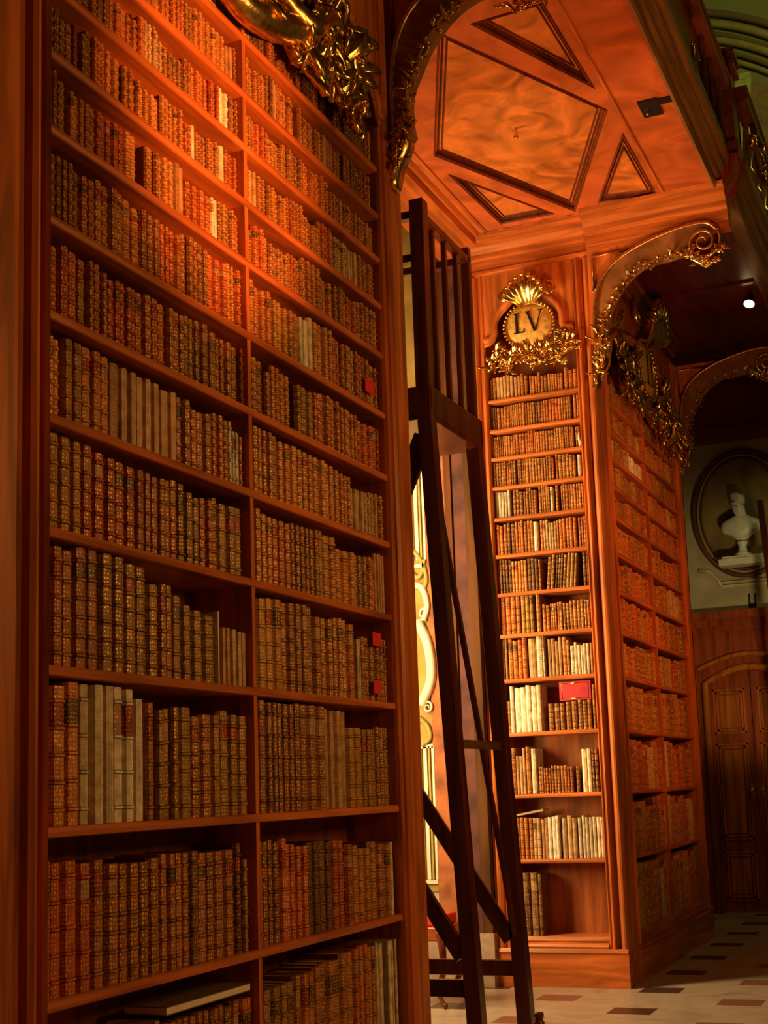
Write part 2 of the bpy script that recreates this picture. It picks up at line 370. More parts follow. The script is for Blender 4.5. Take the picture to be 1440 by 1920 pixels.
arc = bez([(-1.715, 10.46, 3.35), (-1.615, 10.46, 3.30), (-1.575, 10.46, 3.15), (-1.615, 10.46, 3.02)]); mb.tube(arc, 0.028, 8, 0)
arc = bez([(-1.675, 10.46, 3.02), (-1.595, 10.46, 2.86), (-1.560, 10.46, 2.66), (-1.575, 10.46, 2.48), (-1.665, 10.46, 2.30)]); mb.tube(arc, 0.045, 8, 0)
cscroll(mb, (-1.605, 3.08), 0.05, 1.4, 0.5, 0.018, 10.455); cscroll(mb, (-1.605, 2.28), 0.05, 1.4, 2.0, 0.018, 10.455, 0, -1)
for pts in ([(-1.695, 3.65), (-1.605, 3.52), (-1.575, 3.36), (-1.635, 3.26)], [(-1.695, 2.2), (-1.615, 2.12), (-1.595, 2.02), (-1.675, 1.96)], [(-1.715, 3.45), (-1.655, 3.40), (-1.615, 3.44), (-1.585, 3.55)]):
    mb.tube(bez([(x, 10.465, z) for x, z in pts]), 0.02, 6, 1)
mb.build('painted_scroll', [M_FRESCOC, M_FRESCOO], wr)
mb = MB(); mb.box((-2.4, 10.40, 0), (-1.09, 10.5, 0.16)); mb.box((-2.4, 10.43, 0.16), (-1.09, 10.5, 0.42)); struct(mb.build('baseboard_right', plain('base_stone', (0.42, 0.28, 0.16), 0.5, 0, 0.2)))

# end wall of the hall wing
mb = MB()
mb.box((-1.5, 16.4, 3.57), (6, 16.55, 5.72)); struct(mb.build('wall_back', M_CREAM))
mb = MB(); mb.box((-1.5, 16.38, 6.4), (6, 16.55, 14)); wu = struct(mb.build('wall_back', M_GREEN))
mb = MB()
for (cx_, cz_), rad, m_, th in (((-0.74, 8.30), 3.30, 1, 0.05), ((-0.74, 8.30), 3.16, 0, 0.05), ((-0.74, 8.30), 3.03, 1, 0.035), ((-0.66, 8.30), 2.92, 0, 0.05), ((-0.66, 8.30), 2.78, 1, 0.03), ((-0.60, 8.25), 2.70, 0, 0.035)):
    pts = [(cx_+rad*math.sin(a), 16.34, cz_+rad*math.cos(a)) for a in [i*PI/2/24 for i in range(-2, 25)]]
    mb.tube(pts, th, 8, m_)
ar = struct(mb.build('trim_3', [M_OLIVE, plain('arch_groove', (0.16, 0.10, 0.03), 0.7)]))
mb = MB(); n = 26; pts = [(-0.55+2.42*math.sin(a), 8.37+2.42*math.cos(a)) for a in [i*PI/2/24 for i in range(-2, 25)]]+[(1.87, 6.5), (-1.3, 6.5), (-1.3, 10.4)]
mb.prism(pts, lambda x, z: (x, 16.36, z), lambda x, z: (x, 16.39, z)); struct(mb.build('trim_4', plain('arch_field', (0.24, 0.13, 0.035), 0.7, 0, 0.2)))
mb = MB(); mb.box((-1.5, 16.0, 5.72), (6, 16.55, 6.4)); mb.box((-1.5, 15.92, 6.22), (6, 16.0, 6.33)); mb.box((-1.5, 15.95, 5.74), (6, 16.0, 5.80))
struct(mb.build('trim_5', wood('end_gallery', (0.16, 0.03, 0.02), 'x', 0.3)))
mb = MB(); mb.box((0.61, 16.26, 6.4), (0.75, 16.37, 9.95)); mb.box((0.58, 16.24, 10.36), (0.78, 16.38, 10.44)); mb.prism([(0.62, 9.95), (0.74, 9.95), (0.78, 10.36), (0.58, 10.36)], lambda x, z: (x, 16.25, z), lambda x, z: (x, 16.37, z)); struct(mb.build('trim_8', plain('pilaster_green', (0.42, 0.40, 0.10), 0.6, 0, 0.2)))
# wainscot with the double door
mb = MB()
def segarch(xa, xb, z0, rise, n=12):
    return [(xa+(xb-xa)*i/n, z0+rise*math.sin(PI*i/n)) for i in range(n+1)]
DX0, DX1 = -0.33, 0.72
out = [(-1.5, 0), (-1.5, 3.57), (6, 3.57), (6, 0), (DX1, 0)]+segarch(DX1, DX0, 2.74, 0.17)+[(DX0, 0)]
mb.prism(out, lambda x, z: (x, 16.34, z), lambda x, z: (x, 16.5, z))
for z0, z1, y in ((3.50, 3.60, 16.22), (3.42, 3.50, 16.27), (3.36, 3.42, 16.30)): mb.box((-1.5, y, z0), (6, 16.35, z1))
struct(mb.build('wall_back', M_DOORW))
mb = MB(); mb.tube([(DX0, 16.32, 0)]+[(x, 16.32, z) for x, z in segarch(DX0, DX1, 2.74, 0.17)]+[(DX1, 16.32, 0)], 0.045, 8)
mb.tube([(x, 16.30, z+0.16) for x, z in segarch(DX0-0.1, DX1+0.1, 2.74, 0.17)], 0.03, 8)
struct(mb.build('trim_6', M_WOODZ))
def door(name, x0, x1, kx):
    mb = MB(); mb.box((x0, 16.40, 0.02), (x1, 16.46, 2.96)); d = struct(mb.build(name, M_DOORW))
    for z0, z1 in ((0.15, 0.72), (0.86, 2.0), (2.12, 2.66)):
        mb = MB(); a, b = x0+0.07, x1-0.07
        for q, y in ((0, 16.385), (0.035, 16.375)):
            for bx in (((a+q, z0+q), (a+q+0.02, z1-q)), ((b-q-0.02, z0+q), (b-q, z1-q)), ((a+q, z0+q), (b-q, z0+q+0.02)), ((a+q, z1-q-0.02), (b-q, z1-q))):
                mb.box((bx[0][0], y, bx[0][1]), (bx[1][0], 16.41, bx[1][1]))
        mb.box((a+0.075, 16.388, z0+0.075), (b-0.075, 16.41, z1-0.075)); mb.build('door_panel', M_WOODZ, d)
    mb = MB(); mb.tube([(kx, 16.40, 1.44), (kx, 16.35, 1.44)], 0.012, 8); mb.sphere((kx, 16.33, 1.44), 0.032, 12, 8); mb.box((kx-0.02, 16.39, 1.36), (kx+0.02, 16.40, 1.52))
    plab(mb.build('door_handle', M_BRASS, d), 'round brass knob on a plate')
door('door_1', DX0+0.0, 0.19, 0.135); door('door_2', 0.20, DX1, 0.262)
# oval niche and bust
OC = (0.27, 4.80); OA, OB = 0.60, 0.78
on = thing('oval_niche', 'oval wall recess framed by dark mouldings, holding a white bust', 'niche', (OC[0], 16.4, OC[1]-OB))
def ell(a, b, n=48): return [(OC[0]+a*math.cos(2*PI*i/n), OC[1]+b*math.sin(2*PI*i/n)) for i in range(n)]
mb = MB(); mb.prism(ell(OA-0.05, OB-0.05), lambda x, z: (x, 16.37, z), lambda x, z: (x, 16.398, z)); mb.build('recess_panel', plain('niche_field', (0.26, 0.17, 0.05), 0.8, 0, 0.35, 3), on)
for a, b, r_, m_ in ((OA, OB, 0.028, plain('oval_dark', (0.13, 0.045, 0.03), 0.4)), (OA-0.05, OB-0.05, 0.018, M_OLIVE), (OA-0.085, OB-0.085, 0.014, plain('oval_dark', (0.13, 0.045, 0.03), 0.4))):
    mb = MB(); mb.tube([(x, 16.35, z) for x, z in ell(a, b)], r_, 8, closed=True); mb.build('oval_moulding', m_, on)

# ------------------------------------------------------------------ gilt carving
def leaf(mb, p, d, nrm, L, W, curl=0.8, lift=0.3):
    p = Vector(p); d = Vector(d).normalized(); nrm = Vector(nrm).normalized(); n = 7
    sd = d.cross(nrm).normalized(); ang = 0; cur = p.copy(); rows = []
    for i in range(n):
        t = i/(n-1); ang = curl*t*t
        dd = d*math.cos(ang)+sd*math.sin(ang); ss = dd.cross(nrm).normalized()
        wv = W*(math.sin(PI*min(1, t*0.85+0.12))**0.7)*(1+0.22*math.sin(t*14)) if i < n-1 else W*0.25
        h = lift*L*math.sin(t*PI*0.75)*0.5
        q = cur+nrm*h
        rows.append([q-ss*wv, q-ss*wv*0.5+nrm*W*0.45, q+nrm*W*0.15, q+ss*wv*0.5+nrm*W*0.45, q+ss*wv, cur-nrm*0.004])
        cur = cur+dd*(L/(n-1))
    m = 6; vs = [v for r_ in rows for v in r_]; fs = []
    for i in range(n-1):
        for k in range(m): fs.append((i*m+k, i*m+(k+1) % m, (i+1)*m+(k+1) % m, (i+1)*m+k))
    fs += [tuple(range(m))[::-1], tuple((n-1)*m+k for k in range(m))]
    mb.add(vs, fs, 0, True)
def foliage(mb, T, path, k, rng, L=(0.07, 0.14), W=(0.016, 0.03), wo=0.03, spread=0.03):
    P = bez([(a, b, 0) for a, b in path], 10)
    N = Vector(T(0, 1, 0))-Vector(T(0, 0, 0))
    for i in range(k):
        q = P[int(rng.random()*(len(P)-1))]; a = rng.uniform(0, 2*PI)
        u = q.x+rng.gauss(0, spread); z = q.y+rng.gauss(0, spread)
        d = Vector(T(math.cos(a), rng.uniform(0, .5), math.sin(a)))-Vector(T(0, 0, 0))
        leaf(mb, T(u, wo*rng.uniform(0.3, 1.2), z), d, N, rng.uniform(*L), rng.uniform(*W), rng.uniform(-1.6, 1.6), rng.uniform(.2, .7))
        if i % 3 == 0: mb.sphere(T(u, wo*1.3, z), rng.uniform(.008, .016), 6, 5)
def spiral(mb, T, c, r, turns, start, rad, w_, sgn=1, mi=0):
    pts = []; rr = []
    for i in range(44):
        t = i/43; a = start+sgn*turns*2*PI*t; q = r*(1-0.88*t); pts.append(T(c[0]+q*math.cos(a), w_+0.02*t, c[1]+q*math.sin(a))); rr.append(rad*(1-0.45*t))
    mb.tube(pts, rr, 8, mi)
def strokes(mb, T, w_, segs):
    for (a, b, wd) in segs: mb.bar(T(a[0], w_, a[1]), T(b[0], w_, b[1]), wd, 0.004, Vector(T(1, 0, 0))-Vector(T(0, 0, 0)) if abs(b[0]-a[0]) < abs(b[1]-a[1]) else Vector(T(0, 0, 1))-Vector(T(0, 0, 0)))
def cartouche(T, uc, zc, rx, rz, label, letters, seed, crest, swags, group=None, shell=None):
    rng = random.Random(seed); base = T(uc, 0.0, zc-rz)
    t = thing('cartouche', label, 'cartouche', base, group)
    rs = rx/0.2
    mb = MB(); n = 40; rings = 5; vs = []; fs = []
    for i in range(rings+1):
        s_ = 1-i/rings; w_ = 0.045+0.035*(1-s_*s_)
        for k in range(n):
            a = 2*PI*k/n; ca, sa = math.cos(a), math.sin(a); e = 0.85
            vs.append(T(uc+rx*s_*math.copysign(abs(ca)**e, ca), w_, zc+rz*s_*math.copysign(abs(sa)**e, sa)))
    for i in range(rings):
        for k in range(n): fs.append((i*n+k, i*n+(k+1) % n, (i+1)*n+(k+1) % n, (i+1)*n+k))
    vs += [T(uc+rx*math.cos(2*PI*k/n), 0.0, zc+rz*math.sin(2*PI*k/n)) for k in range(n)]; o = (rings+1)*n
    for k in range(n): fs.append((k, o+k, o+(k+1) % n, (k+1) % n))
    mb.add(vs, fs, 0, True); mb.build('plaque', M_PLAQUE, t)
    mb = MB(); nb = 38
    for k in range(nb):
        a = 2*PI*k/nb; mb.sphere(T(uc+rx*1.12*math.cos(a), 0.06, zc+rz*1.12*math.sin(a)), 0.013*rs, 8, 6)
    mb.tube([T(uc+rx*1.04*math.cos(2*PI*k/48), 0.05, zc+rz*1.04*math.sin(2*PI*k/48)) for k in range(48)], 0.008*rs, 6, closed=True)
    mb.build('beaded_rim', M_GOLD, t)
    if letters:
        mb = MB(); strokes(mb, T, 0.083, letters); mb.build('numeral', M_BLACK, t)
    mb = MB(); N = Vector(T(0, 1, 0))-Vector(T(0, 0, 0))
    for k in range(9):                                 # fan crest
        k += 1; a = R(90+(k-5)*crest[0]); L = crest[1]*(1-0.05*abs(k-5))
        d = Vector(T(math.cos(a), 0.25, math.sin(a)))-Vector(T(0, 0, 0))
        leaf(mb, T(uc+math.cos(a)*0.05*rs, 0.07, zc+rz*0.95), d, N, L, 0.027*rs, (k-5)*0.16*-1, 0.6)
        e = Vector(T(uc, 0.13, zc+rz*0.95))+d.normalized()*L; mb.sphere(e, 0.024*rs, 8, 6)
    for s_ in (-1, 1):
        spiral(mb, T, (uc+s_*crest[1]*0.80, zc+rz+crest[1]*0.42), 0.06*rs, 1.3, PI/2, 0.017*rs, 0.07, -s_)
    mb.build('crest', M_GOLD, t)
    if shell:
        mb = MB()
        for path, r_ in shell: P = bez([T(a, b, c_) for a, b, c_ in path], 7); mb.tube(P, [r_*(0.35+0.65*math.sin(PI*(0.12+0.80*i/(len(P)-1)))) for i in range(len(P))], 12)
        mb.build('shell', M_GOLD, t)
    for path, k, L, W, sp in swags:
        mb = MB(); foliage(mb, T, path, k, rng, L, W, 0.05, sp); 
        P = bez([(a, b, 0) for a, b in path], 10)
        mb.tube([T(q.x, 0.03, q.y) for q in P], 0.014*rs, 6)
        mb.build('foliage', M_GOLD, t)
    return t

# ------------------------------------------------------------------ bookcase builder
def stile_profile(s, wd):                              # u outward from the opening, w out of the face
    p = [(0, -0.30), (0, -0.02), (0.004, 0.0), (0.015, 0.012), (0.026, 0.0), (0.030, -0.014), (0.058, -0.014), (0.062, 0.006), (0.078, 0.020), (0.094, 0.024), (0.110, 0.012), (0.116, -0.004)]
    k = min(1.0, wd/0.13)
    p = [(a*k, b) for a, b in p]+[(0.124*k, 0.0), (wd, 0.0), (wd, -0.30)]
    return [(s*a, b) for a, b in p]
def bookcase(T, label, loc, U0, U1, u0, u1, divs, ogee, mshelf, mst, deep=0.30, left_profile=None, right_profile=None, mth=1.0):
    t = thing('bookcase', label, 'bookcase', loc)
    zb, zt = SH[0], 6.0
    mb = MB(); mb.box((u0, -deep-0.02, 0.30), (u1, -deep, 5.95), 0, T); mb.build('back_panel', M_BACK, t)
    for ua, ub in ((U0, u0-0.002), (u1+0.002, U1)):
        pass
    # stiles with their mouldings
    mb = MB(); pr = left_profile or stile_profile(-1, u0-U0); pr = [(u0+a, b) for a, b in pr]
    mb.prism(pr, lambda u, w_: T(u, w_, 0.30), lambda u, w_: T(u, w_, 6.0)); mb.build('stile', mst, t)
    mb = MB(); pr = [(u1+a, b) for a, b in (right_profile or stile_profile(1, U1-u1))]
    mb.prism(pr, lambda u, w_: T(u, w_, 0.30), lambda u, w_: T(u, w_, 6.0)); mb.build('stile', mst, t)
    mb = MB()
    mb.box((U0, -deep, 0.0), (U1, 0.02, 0.26), 0, T)
    mb.prism([(0.02, 0.26), (0.035, 0.27), (0.02, 0.30), (-deep, 0.30), (-deep, 0.26)], lambda w_, z: T(U0, w_, z), lambda w_, z: T(U1, w_, z))
    mb.build('plinth', M_WOODY if T is T_near else M_WOODX, t)
    mb = MB()
    mb.prism([(0.012, 0.30), (0.022, 0.315), (0.010, 0.335), (-0.004, 0.345), (0.004, 0.36), (-0.012, 0.39), (-deep, 0.39), (-deep, 0.30)], lambda w_, z: T(u0, w_, z), lambda w_, z: T(u1, w_, z))
    mb.build('bottom_rail', mshelf, t)
    for i, z in enumerate(SH):
        if i == 0: continue
        mb = MB(); th = 0.034
        sag = 0.0
        mb.prism([(-0.012, z-0.004), (-0.008, z-th/2), (-0.012, z-th+0.003), (-0.018, z-th), (-deep, z-th), (-deep, z), (-0.018, z)], lambda w_, zz: T(u0+0.001, w_, zz), lambda w_, zz: T(u1-0.001, w_, zz))
        mb.build('shelf', mshelf, t)
    for d in divs:
        mb = MB(); 
        for i in range(len(SH)):
            z0 = SH[i]+0.0005; z1 = (SH[i+1]-0.0345) if i+1 < len(SH) else 5.6
            mb.box((d-0.014, -deep, z0), (d+0.014, -0.016, z1), 0, T)
        mb.build('divider', mst, t)
    # valance with the double-curved opening, and its moulding
    pts = [(u0-0.002, ogee[0][1])]+list(ogee)+[(u1+0.002, ogee[-1][1])]
    og = list(ogee)
    poly = [(u0, 6.0)]+[(u0, og[0][1])]+og+[(u1, og[-1][1]), (u1, 6.0)]
    mb = MB(); mb.prism(poly, lambda u, z: T(u, -0.02, z), lambda u, z: T(u, 0.0, z)); mb.build('valance', mst, t)
    mb = MB()
    mb.tube([T(u, 0.016, z+0.012) for u, z in og], 0.032*mth, 8); mb.tube([T(u, 0.012, z-0.026*mth) for u, z in og], 0.015*mth, 8); mb.tube([T(u, 0.004, z+0.05*mth) for u, z in og], 0.012*mth, 6)
    mb.build('valance_moulding', mst, t)
    return t
# opening shapes (u, z)
def mirror(pts, c): return pts+[(2*c-u, z) for u, z in reversed(pts)]
og_f = mirror([(-0.955, 5.39), (-0.90, 5.40), (-0.865, 5.43), (-0.86, 5.50), (-0.85, 5.56), (-0.80, 5.64), (-0.70, 5.73), (-0.62, 5.78), (-0.558, 5.80)][:-1], -0.557)
og_f = [tuple(q)[:2] for q in bez([(a, b, 0) for a, b in og_f], 4)]
def og_big(c, h):
    l = [(-h, 5.13), (-h+0.05, 5.22), (-h+0.12, 5.33), (-h+0.15, 5.42), (-h+0.27, 5.49), (-h+0.42, 5.55), (-h+0.75, 5.62), (-h+1.1, 5.68)]
    p = mirror([(c+a, b) for a, b in l], c)
    return [tuple(q)[:2] for q in bez([(a, b, 0) for a, b in p], 4)]
lp = stile_profile(-1, 0.235)
lp = [(0, -0.30)]+[(a, b) for a, b in lp[1:12]]+[(-0.118, -0.20), (-0.160, -0.20), (-0.162, 0.022), (-0.172, 0.030), (-0.186, 0.022), (-0.90, 0.020), (-0.90, -0.30)]
near_case = bookcase(T_near, 'tall walnut bookcase filling the left foreground, packed with brown gilt books', (0, 3.13, 0), 3.13-0.66, 6.36, 3.385, 6.11, [4.712], og_big(4.7475, 1.3625), M_WOODY, M_WOODZ, left_profile=lp)
front_case = bookcase(T_front, 'narrow walnut bookcase numbered LV, facing the viewer behind the ladder', (-0.56, 10.5, 0), -1.10, 0.0, -0.955, -0.155, [], og_f, M_WOODX, M_WOODZ, right_profile=[(0, -.30), (0, -.015), (.004, .004), (.012, .010), (.020, .002), (.024, -.006), (.030, .006), (.040, .022), (.050, .024), (.058, .010), (.060, -.035), (.088, -.040), (.096, -.012), (.108, .006), (.125, .014), (.140, .010), (.150, -.002), (.155, -.016), (.155, -.30)])
side_case = bookcase(T_side, 'walnut bookcase on the hall side of the LV pillar, seen at a slant', (0, 10.8, 0), 10.802, 14.0, 10.86, 13.74, [12.30], og_big(12.30, 1.44), M_WOODY, M_WOODZ)
# side wall of the near case towards the niche, corner pilaster of the far pillar
mb = MB(); mb.box((-0.34, 6.362, 0.0), (0.0, 6.40, 6.0)); mb.box((-0.36, 2.47, 0), (-0.325, 6.40, 6.3)); mb.build('side_panel', M_WOODZ, near_case)
mb = MB(); mb.box((-1.10, 10.823, 0.0), (-0.325, 10.86, 6.3)); mb.build('side_panel', M_WOODZ, front_case)
mb = MB(); mb.box((-0.36, 13.97, 0), (0, 14.02, 6.0)); mb.build('side_panel', M_WOODZ, side_case)
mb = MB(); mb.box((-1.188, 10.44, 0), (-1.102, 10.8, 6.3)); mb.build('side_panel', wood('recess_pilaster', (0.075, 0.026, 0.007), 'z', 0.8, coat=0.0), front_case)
# entablatures
def entab(T, U0_, U1_, par, m, z0=6.0, ceilz=ZC, out=1.0):
    mb = MB()
    pr = [(-0.28, z0), (0.0, z0), (0.0, z0+0.012), (0.014*out, z0+0.02), (0.014*out, z0+0.045), (0.0, z0+0.055), (0.0, z0+0.14), (0.03*out, z0+0.15), (0.035*out, z0+0.19), (0.09*out, z0+0.235), (0.10*out, z0+0.26), (0.105*out, z0+0.285), (0.15*out, z0+0.30), (0.16*out, ceilz-0.002), (-0.28, ceilz-0.002)]
    mb.prism(pr, lambda w_, z: T(U0_, w_, z), lambda w_, z: T(U1_, w_, z)); return mb.build('cornice', m, par)
entab(T_front, -1.10, 0.0, front_case, M_WOODX)
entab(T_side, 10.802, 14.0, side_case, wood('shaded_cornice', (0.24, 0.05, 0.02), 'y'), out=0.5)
entab(T_near, 2.47, 6.36, near_case, M_WOODY, out=0.5)

# brackets: wooden spandrel with volute and gilt edge, carrying the gallery
def bracket(y, label, vis=1):
    th = 0.12
    t = thing('scroll_bracket', label, 'bracket', (0.03, y, 4.83))
    outer = [(0.04, 5.02), (0.046, 5.2), (0.045, 5.41), (0.075, 5.62), (0.15, 5.78), (0.28, 5.89), (0.46, 5.975), (0.70, 6.04), (0.90, 6.065), (1.03, 6.05), (1.11, 5.97)]
    inner = [(0.86, 5.86), (0.67, 5.83), (0.516, 5.82), (0.377, 5.75), (0.255, 5.62), (0.178, 5.48), (0.125, 5.36), (0.12, 5.21), (0.135, 5.12)]
    O = [tuple(q)[:2] for q in bez([(a, b, 0) for a, b in outer], 5)]
    I = [tuple(q)[:2] for q in bez([(a, b, 0) for a, b in inner], 5)]
    mb = MB()                                          # spandrel board up to the cornice
    mb.prism([(0.0, 4.99), (0.0, 6.02), (1.13, 6.02), (1.11, 5.97)]+O[::-1][1:], lambda x, z: (x, y+0.03, z), lambda x, z: (x, y+th, z)); mb.build('spandrel', M_WOODZ, t)
    mb = MB()                                          # curved rib
    mb.prism(O+I, lambda x, z: (x, y, z), lambda x, z: (x, y+th, z)); mb.build('rib', wood('bracket_rib', (0.30, 0.12, 0.035), 'burl', 0.3), t)
    mb = MB()                                          # outer arc moulding running into the volute
    pts = [(x, y-0.012, z) for x, z in O]
    c = (0.985, 5.895); r0 = 0.142
    for i in range(56):
        s_ = i/55; a = R(35)-s_*2*PI*2.1; q = r0*(1-0.86*s_); pts.append((c[0]+q*math.cos(a), y-0.012-0.03*s_, c[1]+q*math.sin(a)))
    mb.tube(pts, [0.016]*len(O)+[0.016-0.007*i/55 for i in range(56)], 8); mb.tube([(x, y+th, z) for x, z in O], 0.014, 6)
    plab(mb.build('arc_moulding', gold('worn_gilt', (0.80, 0.42, 0.16), 0.38), t), 'tan worn gilt moulding curling into a volute')
    mb = MB(); mb.lathe((0, 0, 0), [(0.135, 0), (0.135, 0.14)], 28); mb.v = [(c[0]+p[0], y+0.004+p[2], c[1]+p[1]) for p in mb.v]; mb.build('volute', M_GROOVE, t)  # dark disc put in as the black shade of the volute's hollow
    rng = random.Random(int(y*10)); TT = lambda u, w_, z: (u, y-w_, z)
    mb = MB()
    for i in range(0, len(I)-2, 2):                    # gilt florets along the inner edge
        x, z = I[i]; N = Vector((0, -1, 0))
        for k in range(6):
            a = rng.uniform(0, 2*PI); leaf(mb, (x+rng.gauss(0, .010), y-0.012+rng.uniform(0, .08), z+rng.gauss(0, .010)), (math.cos(a), -0.4, math.sin(a)), N, rng.uniform(.03, .065), rng.uniform(.007, .013), rng.uniform(-1.5, 1.5), .5)
    foliage(mb, TT, [(0.86, 5.84), (0.90, 5.76), (1.0, 5.73), (1.10, 5.78), (1.14, 5.88)], 30, rng, (.04, .09), (.010, .02), .03, .015)
    mb.tube([(x, y+0.02, z) for x, z in bez([(0.88, 5.79, 0), (0.97, 5.74, 0), (1.08, 5.75, 0)], 6) for x, z in [(x, z)]] if False else [(q.x, y+0.04, q.y) for q in bez([(0.88, 5.80, 0), (0.98, 5.735, 0), (1.10, 5.765, 0)], 6)], [0.03]*12+[0.02], 8)
    mb.build('gilt_edge', M_GOLD, t)
    mb = MB()                                          # gilt console leaf at the foot
    prof = [(0.0, 5.20), (0.085, 5.20), (0.11, 5.12), (0.115, 5.06), (0.06, 4.95), (0.03, 4.84), (0.0, 4.82)]
    mb.prism([tuple(q)[:2] for q in bez([(a, b, 0) for a, b in prof[1:-1]], 5)]+[prof[-1], prof[0]], lambda x, z: (x, y-0.005, z), lambda x, z: (x, y+th-0.01, z), 0, True)
    foliage(mb, TT, [(0.06, 5.25), (0.10, 5.12), (0.07, 4.98), (0.03, 4.84)], 26, rng, (.05, .11), (.010, .02), .02, .012)
    spiral(mb, TT, (0.08, 5.10), 0.045, 1.3, 0, 0.012, 0.015)
    mb.build('console_leaf', M_GOLD, t)
    mb = MB()                                          # gilt triangular frame in the corner
    tri = [(0.045, 5.965), (0.045, 5.66), (0.13, 5.80), (0.25, 5.90), (0.36, 5.965)]
    mb.tube([(x, y+0.022, z) for x, z in tri], 0.014, 6, closed=True)
    mb.build('corner_frame', gold('worn_gilt', (0.80, 0.42, 0.16), 0.38), t)
    return t
bracket(6.24, 'dark scroll bracket with gilt leaves at the near bookcase corner, framing the ceiling')
bracket(10.42, 'walnut scroll bracket with spiral volute beside the LV cartouche')
bracket(13.93, 'farthest gilt-edged scroll bracket beyond the slanted bookcase')
# cornice over the far bracket continues out to the gallery edge
mb = MB(); pr = [(-0.10, 6.02), (0.06, 6.02), (0.06, 6.06), (0.075, 6.07), (0.075, 6.15), (0.105, 6.17), (0.115, 6.21), (0.17, 6.25), (0.185, 6.285), (0.23, 6.30), (0.24, ZC-0.002), (-0.10, ZC-0.002)]
mb.prism(pr, lambda w_, z: T_front(0.0, w_, z), lambda w_, z: T_front(1.17+0.02, w_, z)); struct(mb.build('trim_7', M_WOODX))

# ------------------------------------------------------------------ gallery (balcony) edge
bal = thing('balcony', 'gallery edge with moulded walnut cornice, handrail and newel post above the niche', 'balcony', (1.15, 10.4, ZC))
def fascia(y0, y1, off):
    mb = MB()
    pr = [(1.10, ZC+0.02), (1.10, ZC-0.03), (1.125, ZC-0.045), (1.14, ZC-0.02), (1.145, ZC+0.02), (1.175, ZC+0.03), (1.18, ZC+0.06), (1.215, ZC+0.10), (1.22, ZC+0.14), (1.25, ZC+0.16), (1.26, ZC+0.20), (1.24, ZC+0.215), (1.10, ZC+0.215)]
    mb.prism([(x+off if x > 1.11 else x, z) for x, z in pr], lambda x, z: (x, y0, z), lambda x, z: (x, y1, z))
    return mb.build('cornice', wood('gallery_cornice', (0.22, 0.10, 0.028), 'y', 0.35), bal)
fascia(5.6, 10.30, 0.0); fascia(10.62, 16.0, 0.10)
mb = MB(); pr = [(1.10, ZC-0.03), (1.20, ZC-0.03), (1.27, ZC+0.08), (1.31, ZC+0.20), (1.31, ZC+0.22), (1.10, ZC+0.22)]
mb.prism(pr, lambda x, z: (x, 10.30, z), lambda x, z: (x, 10.62, z)); mb.build('cornice', M_DOORW, bal)
def nb(x): 
    mb = MB()
    return mb
M_RAIL = wood('gallery_rail', (0.20, 0.055, 0.022), 'y', 0.35)
mb = MB(); mb.box((1.17, 10.34, ZC+0.22), (1.31, 10.58, 7.32)); mb.box((1.14, 10.31, 7.32), (1.34, 10.61, 7.36)); mb.box((1.15, 10.32, 7.36), (1.33, 10.60, 7.42)); mb.box((1.13, 10.30, 7.42), (1.35, 10.62, 7.46)); mb.box((1.15, 10.32, ZC+0.22), (1.33, 10.60, ZC+0.34)); mb.build('newel_post', M_RAIL, bal)
for y0, y1, off in ((5.6, 10.34, 0.0), (10.58, 16.0, 0.10)):
    mb = MB(); pr = [(1.18, 7.12), (1.29, 7.12), (1.30, 7.15), (1.29, 7.19), (1.31, 7.21), (1.30, 7.25), (1.17, 7.25), (1.16, 7.20)]
    mb.prism([(x+off, z) for x, z in pr], lambda x, z: (x, y0, z), lambda x, z: (x, y1, z)); mb.build('handrail', M_RAIL, bal)
    mb = MB(); mb.box((1.19+off, y0, ZC+0.215), (1.25+off, y1, ZC+0.29)); mb.build('base_rail', M_RAIL, bal)
for i, y in enumerate([11.0+0.42*k for k in range(12)]):
    x = 1.22 if y < 10.4 else 1.32
    mb = MB(); mb.lathe((x, y, ZC+0.29), [(0.045, 0), (0.045, 0.06), (0.02, 0.10), (0.05, 0.25), (0.035, 0.42), (0.018, 0.55), (0.03, 0.60), (0.02, 0.64), (0.04, 0.68), (0.04, 0.79)], 10); mb.build('baluster', M_RAIL if y < 10 else M_GOLD, bal)
# solid panelled section with gilt-headed half columns
mb = MB(); mb.box((1.15, 5.6, ZC+0.20), (1.21, 10.34, 7.12)); mb.build('parapet_panel', M_DOORW, bal)
for y in (8.93, 9.45, 9.80, 10.12):
    mb = MB(); mb.lathe((1.232, y, ZC+0.20), [(0.035, 0), (0.035, 0.02), (0.022, 0.03), (0.020, 0.10 if y < 9 else 0.75), (0.024, 0.12 if y < 9 else 0.78)], 10); mb.build('half_column', M_RAIL, bal)
    if y < 9.0:
        mb = MB()
        for k in range(9):
            a = R(90+(k-4)*15); leaf(mb, (1.235, y, 6.64), (0.15, math.cos(a), math.sin(a)), (1, 0, 0), 0.13, 0.014, (k-4)*-.12, .4)
        for k in range(9):
            a = R(90+(k-4)*15); mb.sphere((1.262, y+0.13*math.cos(a), 6.64+0.13*math.sin(a)), 0.012, 6, 5)
        plab(mb.build('palmette', M_GOLD, bal), 'bright gilt palmette capital')
